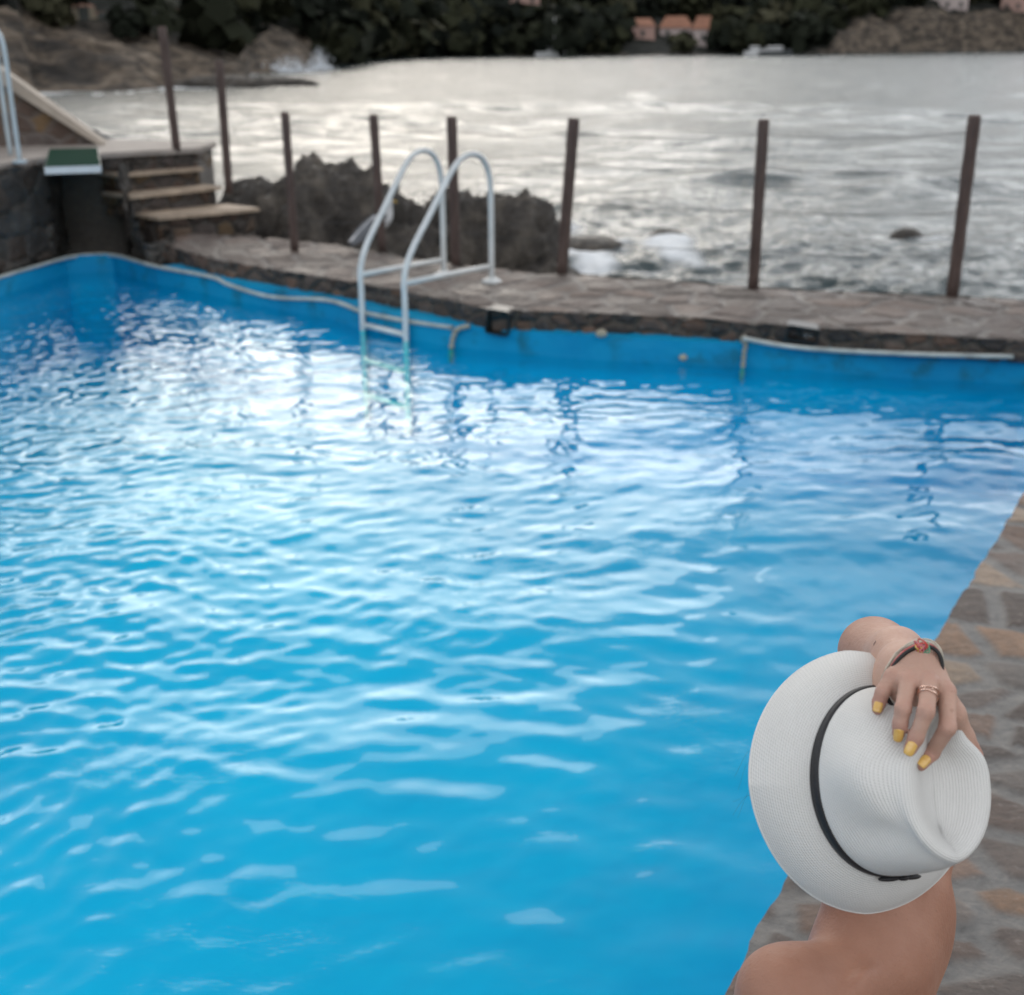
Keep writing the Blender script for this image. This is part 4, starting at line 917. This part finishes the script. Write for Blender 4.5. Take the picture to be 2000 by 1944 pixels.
bpy.context.view_layer.update()
def bvh_of(o):
    V = np.empty(len(o.data.vertices) * 3); o.data.vertices.foreach_get('co', V); M = o.matrix_world
    return BVHTree.FromPolygons([tuple(v) for v in V.reshape(-1, 3)], [tuple(p.vertices) for p in o.data.polygons])
HB = [bvh_of(brim), bvh_of(crown)]
def hat_depth(px, py):
    v = ray(px, py); n = np.linalg.norm(v); best = None
    for t in HB:
        h = t.ray_cast(Vector(EYE), Vector(v / n))
        if h[0] is not None and (best is None or h[3] < best): best = h[3]
    return None if best is None else best / n

# ------------------------------------------------------------------ the person: one continuous body from blended round forms
class Body:
    def __init__(s): s.groups = []
    def group(s, prims, ki, kj): s.groups.append((prims, ki, kj))
def cone(a, b, r1, r2): return ('c', np.array(a, float), np.array(b, float), r1, r2)
def ellp(c, r, ax=None): return ('e', np.array(c, float), np.array(r, float), np.eye(3) if ax is None else np.array([unit(a) for a in ax]))
def chain(pts, rs): return [cone(pts[i], pts[i+1], rs[i], rs[i+1]) for i in range(len(pts) - 1)]
def psd(p, P):
    if p[0] == 'c':
        a, b, r1, r2 = p[1:]; ab = b - a; t = np.clip(((P - a) @ ab) / (ab @ ab), 0, 1); return np.linalg.norm(P - a - t[:, None] * ab, axis=1) - (r1 + (r2 - r1) * t)
    c, r, A = p[1:]; q = (P - c) @ A.T; k0 = np.linalg.norm(q / r, axis=1); k1 = np.linalg.norm(q / (r * r), axis=1) + 1e-9; return k0 * (k0 - 1) / k1
def bound(p):
    if p[0] == 'c': return (p[1] + p[2]) / 2, np.linalg.norm(p[1] - p[2]) / 2 + max(p[3], p[4])
    return p[1], p[2].max()
def smin(a, b, k):
    h = np.clip(0.5 + 0.5 * (b - a) / k, 0, 1); return b * (1 - h) + a * h - k * h * (1 - h)
def field(groups, P, c=None, R=None):
    d = None
    for prims, ki, kj in groups:
        if c is not None:
            prims = [p for p in prims if np.linalg.norm(p[5] - c) - p[6] < R + 0.06] if False else [p for p in prims if np.linalg.norm(bound(p)[0] - c) - bound(p)[1] < R + 0.09]
        if not prims: continue
        g = None
        for p in prims:
            x = psd(p, P); g = x if g is None else smin(g, x, ki)
        d = g if d is None else smin(d, g, kj)
    return np.full(len(P), 9.0) if d is None else d
def surface(groups, h, detail=None):
    bs = [bound(p) for g in groups for p in g[0]]; lo = np.min([c - r for c, r in bs], 0) - 4*h; hi = np.max([c + r for c, r in bs], 0) + 4*h
    Bn = 16; nb = np.ceil((hi - lo) / (h * Bn)).astype(int); bsz = h * Bn
    ii = np.stack(np.meshgrid(*[np.arange(n) for n in nb], indexing='ij'), -1).reshape(-1, 3); cc = lo + (ii + .5) * bsz
    D = np.concatenate([field(groups, cc[a:a+20000]) for a in range(0, len(cc), 20000)]); act = ii[np.abs(D) < 0.11]
    S1 = (nb * Bn + 2); key = lambda g: (g[..., 0] * S1[1] + g[..., 1]) * S1[2] + g[..., 2]
    loc = np.stack(np.meshgrid(*[np.arange(Bn + 1)] * 3, indexing='ij'), -1).reshape(-1, 3)
    CK, CV, EK = [], [], []
    corners = np.array([(x, y, z) for x in (0, 1) for y in (0, 1) for z in (0, 1)])
    edges = [(i, j) for i in range(8) for j in range(i+1, 8) if np.abs(corners[i] - corners[j]).sum() == 1]
    for blk in act:
        g = blk * Bn + loc; P = lo + g * h; c = lo + (blk + .5) * bsz
        F = field(groups, P, c, bsz * .87).reshape(Bn+1, Bn+1, Bn+1)
        if F.min() > 0 or F.max() < 0: continue
        cv = np.stack([F[x:Bn+x, y:Bn+y, z:Bn+z] for x, y, z in corners], -1); ins = cv < 0; m = ins.any(-1) & ~ins.all(-1)
        idx = np.argwhere(m); f = cv[m]; acc = np.zeros((len(idx), 3)); cnt = np.zeros(len(idx))
        for i, j in edges:
            a, b_ = f[:, i], f[:, j]; cs_ = (a < 0) != (b_ < 0); t = np.where(cs_, a / np.where(cs_, a - b_, 1), 0)
            acc += np.where(cs_[:, None], corners[i] + t[:, None] * (corners[j] - corners[i]), 0); cnt += cs_
        gi = blk * Bn + idx; CK.append(key(gi)); CV.append(lo + (gi + acc / cnt[:, None]) * h)
        for ax in range(3):
            sl0 = [slice(0, Bn)] * 3; sl1 = [slice(0, Bn)] * 3; sl1[ax] = slice(1, Bn + 1)
            A0, A1 = F[tuple(sl0)], F[tuple(sl1)]; e = np.argwhere((A0 < 0) != (A1 < 0)); sg = A0[tuple(e.T)] < 0
            EK.append(np.concatenate([blk * Bn + e, np.full((len(e), 1), ax), sg[:, None].astype(int)], 1))
    CK = np.concatenate(CK); CV = np.concatenate(CV); EK = np.concatenate(EK); o = np.argsort(CK); CK = CK[o]; CV = CV[o]; Q = []
    for ax in range(3):
        e = EK[EK[:, 3] == ax]; u_, v_ = [(1, 2), (2, 0), (0, 1)][ax]; g = e[:, :3]; quad = []
        for du, dv in ((0, 0), (-1, 0), (-1, -1), (0, -1)):
            q = g.copy(); q[:, u_] += du; q[:, v_] += dv; kq = key(q); pos = np.clip(np.searchsorted(CK, kq), 0, len(CK) - 1); pos = np.where(CK[pos] == kq, pos, -1); quad.append(pos)
        quad = np.stack(quad, 1); ok = (quad >= 0).all(1); quad = quad[ok]; sg = e[ok, 4] == 1; quad[~sg] = quad[~sg][:, ::-1]; Q.append(quad)
    return CV, np.concatenate(Q)

# joints, measured at their distances
LS = Cd(1532, 1940, 1.42); RS = Cd(1775, 1655, 1.57); mid = (LS + RS) / 2
SH = unit(RS - LS); FWD = unit(np.cross((0, 0, 1), SH)); FWD = unit((FWD[0], FWD[1], 0)); LAT = unit((SH[0], SH[1], 0)); UP = np.array((0, 0, 1.0))
HC = hat_pt(0, .004, -.036)                                  # centre of the skull
C7 = Cd(1715, 1850, 1.490)
pelv = mid + FWD * -0.02 + np.array((0.03, -0.02, 0)); pelv[2] = 0.115
chest = mid * .62 + pelv * .38; chest = chest + FWD * 0.035 + LAT * .012
wst = mid * .30 + pelv * .70
G = []
torso = [ellp(chest - UP * .01 - FWD * .035, (.135, .085, .15), (LAT, FWD, UP)), ellp(mid - UP * .075 - FWD * .020 + LAT * .035, (.120, .070, .075), (LAT, FWD, UP)),
         ellp(wst, (.115, .085, .13), (LAT, FWD, UP)), ellp(pelv, (.16, .115, .115), (LAT, FWD, UP)),
         cone(C7 - UP * .0, LS + UP * .004 - FWD * .01, .034, .040), cone(C7, RS + UP * .0, .046, .050),
         cone(C7 - FWD * .0 - UP * .01, mid - UP * .18 - FWD * .055, .052, .062),
         ellp(mid - UP * .065 - FWD * .060 + LAT * -.085, (.055, .024, .075), (LAT, FWD, UP)), ellp(mid - UP * .045 - FWD * .055 + LAT * .10, (.052, .030, .085), (LAT, FWD, UP)),
         ellp(chest + FWD * .045 - LAT * .070 - UP * .06, (.055, .045, .055), (LAT, FWD, UP)), ellp(chest + FWD * .045 + LAT * .075 - UP * .04, (.055, .045, .055), (LAT, FWD, UP))]
scap = [p for p in torso if p[0] == 'e' and p[2][1] < .031 and p[2][0] < .06]
torso = [p for p in torso if not any(p is q for q in scap)]
G.append((torso, .045, .04))
for q_, off in zip(scap, (.008, .004)): G.append(([('e', q_[1] - FWD * off - (LAT * .011 if off < .005 else 0), q_[2], q_[3])], .01, .022))
nk0 = Cd(1676, 1650, 1.49)
G.append((chain([nk0, C7 + FWD * .018 - UP * .0, C7 + FWD * .02 - UP * .05], [.046, .050, .055]), .02, .022))
hd = [ellp(HC, (.074, .092, .088), (HS, HF, HN)), ellp(HC + HF * .022 - HN * .060, (.055, .068, .065), (HS, HF, HN)), ellp(HC + HF * .062 - HN * .105, (.026, .024, .022), (HS, HF, HN)),
      cone(HC + HF * .088 - HN * .035, HC + HF * .108 - HN * .062, .008, .012), ellp(HC + HF * .094 - HN * .084, (.022, .010, .009), (HS, HF, HN)), ellp(HC + HF * .086 - HN * .018, (.05, .012, .010), (HS, HF, HN))]
for s_ in (-1, 1): hd += [ellp(HC + HS * s_ * .074 - HN * .045 - HF * .006, (.010, .018, .030), (HS, HF, HN)), ellp(HC + HF * .080 - HN * .036 + HS * s_ * .031, (.016, .010, .009), (HS, HF, HN))]
G.append((hd, .018, .03))
# left arm, propped on the deck
le = Cd(1532, 1940, 1.42) + np.array((-.045, -.03, -.27)); lw = np.array((le[0] - .05, le[1] + .06, .075)); lh = lw + np.array((-.03, .03, -.045))
G.append((chain([LS, LS * .5 + le * .5, le, le * .45 + lw * .55, lw], [.047, .042, .036, .035, .025]) + [ellp(LS + LAT * -.003 + UP * -.016, (.045, .048, .056), (LAT, FWD, UP))], .03, .045))
G.append(([ellp(lh + (0, 0, .0), (.040, .045, .016), (LAT, FWD, UP))], .01, .02))
for k in range(4): a = lh + LAT * (-.028 + .019 * k) + FWD * .03; G.append((chain([a, a + FWD * .04 + UP * -.004, a + FWD * (.068 - .01 * abs(k - 1.6)) - UP * .012], [.0095, .0082, .0068]), .006, .006))
a = lh + LAT * .035; G.append((chain([a, a + LAT * .028 + FWD * .018, a + LAT * .04 + FWD * .045 - UP * .01], [.012, .010, .008]), .006, .01))
# legs over the pool edge
for s_ in (-1, 1):
    hp = pelv + LAT * .085 * s_ + FWD * .03; kn = pelv + FWD * .44 + LAT * .10 * s_; kn[2] = .075; an_ = kn + FWD * .06; an_[2] = -.33; 
    G.append((chain([hp, hp * .5 + kn * .5, kn, kn * .6 + an_ * .4 - FWD * .008, an_], [.088, .074, .053, .049, .030]), .03, .04))
    G.append((chain([an_, an_ + FWD * .06 - UP * .05, an_ + FWD * .15 - UP * .075], [.030, .026, .016]), .02, .02))
# right arm up to the hat
EL = Cd(1708, 1274, 1.520); WR = Cd(1782, 1322, 1.298)
FA = unit(WR - EL); fm = EL * .56 + WR * .44 + e1 * .007 + e2 * .012 + vr * .012
wv = unit(np.cross(FA, unit(ray(1786, 1312)))); wt = np.cross(wv, FA)
if wv.dot(e1) < 0: wv = -wv
G.append((chain([RS, RS * .5 + EL * .5, EL], [.048, .040, .0325]), .03, .035))
G.append((chain([EL, fm, EL * .25 + WR * .75 + e1 * .004 + e2 * .003], [.0330, .0285, .0225]) + [cone(EL * .3 + WR * .7 + wv * .005, WR + wv * .0135, .0200, .0145), cone(EL * .3 + WR * .7 - wv * .004, WR - wv * .0125, .0200, .0145)], .02, .05))
# the hand: palm, four fingers, thumb
def HD(px, py, lift): 
    d = hat_depth(px, py); return d
tipd = {}
def onhat(px, py, lift):
    d = hat_depth(px, py); d = 1.30 if d is None else d; return Cd(px, py, d - lift)
FN = {'pinky': [(1742,1322,1.292), (1724,1352,1.288), (1717,1371,None,.010), (1713.5,1386,None,.0045)],
      'ring':  [(1774,1330,1.278), (1764,1384,1.256), (1758,1415,None,.012), (1755,1434,None,.0050)],
      'middle':[(1815,1332,1.270), (1809,1389,1.242), (1789,1441,None,.012), (1777,1465,None,.0050)],
      'index': [(1850,1350,1.274), (1851,1421,1.250), (1820,1471,None,.013), (1799,1494,None,.0050)]}
FR = {'pinky': (.0088, .0075, .0070, .0062), 'ring': (.0096, .0083, .0077, .0067), 'middle': (.0098, .0086, .0079, .0069), 'index': (.0098, .0087, .0078, .0067)}
JN = {}
for k, js in FN.items():
    P = [Cd(j[0], j[1], j[2]) if j[2] is not None else onhat(j[0], j[1], j[3] + FR[k][i]) for i, j in enumerate(js)]; JN[k] = P
palm = []
for i, k in enumerate(('pinky', 'ring', 'middle', 'index')):
    w0 = WR + wv * (-.0125 + .0085 * i) + FA * .004 + unit(vr) * .002; m_ = JN[k][0]; palm += [cone(w0, m_ * .97 + w0 * .03, .0125, .0092)]
palm += [ellp(WR * .45 + (JN['ring'][0] + JN['middle'][0]) * .275 + unit(vr) * .010, (.030, .028, .012), (wv, unit(np.cross(wv, vr)), vr))]
THB = [WR + wv * .018 + vr * .006, Cd(1862, 1394, 1.288), Cd(1884, 1438, 1.300), Cd(1908, 1474, 1.305)]
G.append((palm, .012, .014))
for k in ('pinky', 'ring', 'middle', 'index'):
    P, r_ = JN[k], FR[k]; mid_ = [P[0]]; prs = chain(P, r_) + []
    G.append((prs, .004, .0020))
G.append((chain(THB, [.017, .0125, .0098, .0070]), .006, .012))
import time as _t; _t0 = _t.time()
GF = [(g[0], g[1], g[2]) for g in G]
bv, bq = surface(GF, 0.0027)
print('body', len(bv), _t.time() - _t0)
base_pt = (float(pelv[0]), float(pelv[1]), 0.0)
woman = empty('person', base_pt, 'person seated at the pool edge with bare back, one raised hand holding a white hat', 'person')
bo = fastmesh('body', bv, bq, None, None, True); adopt(bo, woman)
sm_ = bo.modifiers.new('smooth', 'CORRECTIVE_SMOOTH') if False else bo.modifiers.new('smooth', 'SMOOTH'); sm_.factor = .5; sm_.iterations = 2
dw = np.linalg.norm(bv - (JN['ring'][0]), axis=1); setattrf(bo, 'pale', sstep(-dw, -.30, -.16))  # sky light on hand and forearm, painted in as a lighter skin tone
dk = np.min([np.linalg.norm(bv - JN[k][i], axis=1) for k in JN for i in (0, 1, 2)], axis=0); dt_ = np.min([np.linalg.norm(bv - JN[k][3], axis=1) for k in JN] + [np.linalg.norm(bv - THB[3], axis=1)], axis=0)
setattrf(bo, 'blush', np.maximum(sstep(-dk, -.016, -.004) * .7, sstep(-dt_, -.026, -.010)))
skin = Nodes('skin'); v = skin.geo(); n1 = skin.noise(9, 5, .55, v); n2 = skin.noise(260, 3, .5, v); n3 = skin.noise(60, 4, .6, v)
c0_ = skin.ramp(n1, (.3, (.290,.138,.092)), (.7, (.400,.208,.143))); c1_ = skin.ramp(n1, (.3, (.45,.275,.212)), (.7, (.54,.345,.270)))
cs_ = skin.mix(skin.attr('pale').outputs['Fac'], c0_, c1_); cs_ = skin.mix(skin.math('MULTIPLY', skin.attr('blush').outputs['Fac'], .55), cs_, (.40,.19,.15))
fk = skin.smooth(skin.noise(120, 2, .4, v), .70, .76, 0, .28); cs_ = skin.mix(fk, cs_, (.24,.12,.08))
skin.principled(Base_Color=cs_, Roughness=skin.ramp(n3, (.3, (.50,)*3), (.7, (.66,)*3)), Subsurface_Weight=.12, Subsurface_Radius=(.012,.005,.003), Subsurface_Scale=.6, Specular_IOR_Level=.32,
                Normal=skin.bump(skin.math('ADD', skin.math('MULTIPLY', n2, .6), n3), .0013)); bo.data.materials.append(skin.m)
# fingernails painted yellow
nail = Nodes('yellow_varnish'); nail.principled(Base_Color=nail.ramp(nail.noise(200, 2, .5), (.3, (.66,.38,.085)), (.7, (.74,.47,.14))), Roughness=.18, Coat_Weight=.5, Coat_Roughness=.05)
for k in ('pinky', 'ring', 'middle', 'index'):
    a, t = JN[k][2], JN[k][3]; ax = unit(t - a); r_ = FR[k][3]; c = t - ax * r_ * .25; up = unit(EYE - c); up = unit(up - ax * up.dot(ax)); sd_ = np.cross(ax, up); L_ = .0062 if k == 'pinky' else .0076
    V = []; nu_, nv_ = 12, 9
    for i in range(nu_ + 1):
        s = -1 + 2 * i / nu_
        for j in range(nv_ + 1):
            q = -1 + 2 * j / nv_; an = q * math.radians(43); x = s * L_ * (1 - .18 * q * q if s > 0 else 1 - .32 * q * q); rr = r_ * 1.05 + .0006 - .0009 * max(0, s) ** 2 - .0006 * abs(q) ** 4
            V.append(c + ax * x + (up * math.cos(an) + sd_ * math.sin(an)) * rr)
    o = mesh('fingernail', V, [(i*(nv_+1)+j, i*(nv_+1)+j+1, (i+1)*(nv_+1)+j+1, (i+1)*(nv_+1)+j) for i in range(nu_) for j in range(nv_)], nail.m, None, True)
    md = o.modifiers.new('thickness', 'SOLIDIFY'); md.thickness = .0011; md.offset = 0; adopt(o, woman)
# double ring on the middle finger
ringm = Nodes('rose_metal'); ringm.principled(Base_Color=(.80,.56,.46), Metallic=1.0, Roughness=.18)
a, b2 = JN['middle'][0], JN['middle'][1]; ax = unit(b2 - a); up = unit(EYE - a); up = unit(up - ax * up.dot(ax)); sd_ = np.cross(ax, up); b = MB()
for off, tl in ((.36, .05), (.50, -.05)):
    c = a * (1 - off) + b2 * off; rr = .0101
    pts = [c + (up * math.cos(q) + sd_ * math.sin(q)) * rr + ax * math.sin(q) * rr * tl * 2 for q in np.linspace(0, 2 * math.pi, 33)]; b.tube(pts, .0009, 8, False)
for q in (-.35, .35): b.tube([a * .66 + b2 * .34 + (up * math.cos(q) + sd_ * math.sin(q)) * .0106, a * .54 + b2 * .46 + (up * math.cos(q) + sd_ * math.sin(q)) * .0106], .0006, 6)
adopt(b.build('finger_ring', ringm.m, None, True), woman)
# bracelets round the wrist
def bracelet(name, off, r_, mat, k=1.0, wig=0.0, tilt=0.0, seed=0):
    c = WR - FA * off; pts = []; rr = np.random.default_rng(seed)
    for i, q in enumerate(np.linspace(0, 2 * math.pi, 49)):
        w = wig * (math.sin(q * 9 + seed) + .6 * math.sin(q * 17 + 2 * seed)); pts.append(c + wv * math.cos(q) * .0335 * k + wt * math.sin(q) * .0212 * k + FA * (tilt * math.cos(q - 1) + w))
    b = MB(); b.tube(pts, r_, 8, False); return adopt(b.build(name, mat, None, True), woman)
simple('black_cord', (.012,.012,.013), .6, .2, 90); simple('red_cord', (.50,.07,.06), .8, .2, 200); simple('pale_cord', (.50,.46,.38), .8, .2, 200); simple('green_cord', (.12,.33,.20), .8, .2, 200); simple('yellow_cord', (.6,.45,.10), .8, .2, 200); simple('pink_cord', (.62,.20,.22), .8, .2, 200)
bracelet('bracelet', -.008, .0023, MAT['black_cord'], 1.12, 0, .004)
bracelet('bracelet', -.0040, .0012, MAT['red_cord'], 1.17, .0006, .002, 1)
bracelet('bracelet', -.0015, .0008, MAT['pink_cord'], 1.19, .0009, .001, 2)
bracelet('bracelet', .0010, .0012, MAT['pale_cord'], 1.25, .0010, .004, 3)
bracelet('bracelet', .0040, .0011, MAT['pale_cord'], 1.32, .0014, -.003, 4)
bracelet('bracelet', -.0055, .0005, MAT['green_cord'], 1.17, .0010, .003, 5)
tc_ = WR - FA * .009 - wt * .0 ; tdir = unit(Cd(1797, 1262, 1.21) - tc_); r2 = np.random.default_rng(8)
tuftc = Cd(1799, 1275, 1.268)
for i, mt in enumerate(('red_cord', 'pink_cord', 'yellow_cord', 'green_cord', 'pink_cord', 'red_cord')):
    b = MB()
    for q in range(2):
        a0 = tuftc + e1 * r2.uniform(-.003, .003); o1 = a0 + e2 * r2.uniform(.006, .014) + e1 * r2.uniform(-.008, .007); o2 = a0 + e2 * r2.uniform(.001, .010) + e1 * r2.uniform(-.008, .009) - vr * .004
        b.tube(catmull([a0, o1, o2, a0 + e1 * r2.uniform(-.004, .006) + e2 * .001], 6), .00075, 6)
    adopt(b.build('bracelet_tassel', MAT[mt], None, True), woman)
# small tattoo on the forearm
TB = bvh_of(bo)
def onskin(px, py, lift=.0004):
    v_ = ray(px, py); n_ = np.linalg.norm(v_); h = TB.ray_cast(Vector(EYE), Vector(v_ / n_)); return None if h[0] is None else np.array(h[0] + h[1] * lift)
pts = [onskin(*q) for q in ((1711,1252), (1710,1255), (1708,1257), (1707,1261))]
if all(p is not None for p in pts):
    b = MB(); b.tube(catmull(pts, 5), .0003, 6); adopt(b.build('tattoo', MAT['black_cord'], None, True), woman)
# hair tucked under the hat, a few loose strands blown out on the left
hair = Nodes('dark_hair'); hair.principled(Base_Color=(.025,.016,.011), Roughness=.45)
V, F = ell((0, 0, 0), (1, 1, 1), 0, 32); V = np.array(V); V = V * np.array((.077, .093, .084)); V[:, 2] += 0
kp = []; V = V + 0; P = HC + HS * V[:, 0:1] + HF * (V[:, 1:2] - .006) + HN * (V[:, 2:3] + .004)
hz = V[:, 2]; hy = V[:, 1]; Fk = [f for f in F if all((hz[i] > -.030 + .5 * max(0, hy[i])) for i in f)]
adopt(mesh('hair', P, Fk, hair.m, None, True), woman).modifiers.new('thickness', 'SOLIDIFY').thickness = .004
b = MB(); r3 = np.random.default_rng(4)
for i in range(5):
    s0 = Cd(1520 + r3.uniform(-10, 10), 1480 + 20 * i, 1.43); e_ = Cd(1452 - r3.uniform(0, 22), 1560 + r3.uniform(-60, 40), 1.44); m1 = s0 * .5 + e_ * .5 + e2 * r3.uniform(.0, .03) - e1 * r3.uniform(.0, .015)
    b.tube(catmull([s0, m1, e_], 8), .00009, 4)
adopt(b.build('loose_hair', hair.m), woman)
# pale swimsuit, below the frame
suit = simple('swimsuit_fabric', (.55,.66,.64), .7, .08, 60)
n_ = 64; zc = chest - UP * .03; Vb = []
for z in (-.035, -.03, .03, .035):
    for i in range(n_):
        q = 2 * math.pi * i / n_; k = 1.03 if abs(z) < .034 else .99; kf = 1 + .32 * max(0, math.sin(q)) ** 2
        Vb.append(zc + LAT * math.cos(q) * .150 * k + FWD * math.sin(q) * .104 * k * kf + UP * (z - .05))
b = MB(); b.add(Vb, [(j*n_+i, j*n_+(i+1) % n_, (j+1)*n_+(i+1) % n_, (j+1)*n_+i) for j in range(3) for i in range(n_)]); adopt(b.build('swimsuit_top', suit, None, True), woman)
Vb = []
for z, k in ((-.07, 1.00), (-.06, 1.04), (0.0, 1.05), (.05, 1.03), (.055, .98)):
    for i in range(n_):
        q = 2 * math.pi * i / n_; Vb.append(pelv + LAT * math.cos(q) * .160 * k * (1 - .1 * abs(z) / .07) + FWD * math.sin(q) * .116 * k * (1 - .1 * abs(z) / .07) + UP * z)
b = MB(); b.add(Vb, [(j*n_+i, j*n_+(i+1) % n_, (j+1)*n_+(i+1) % n_, (j+1)*n_+i) for j in range(4) for i in range(n_)]); adopt(b.build('swimsuit_bottom', suit, None, True), woman)
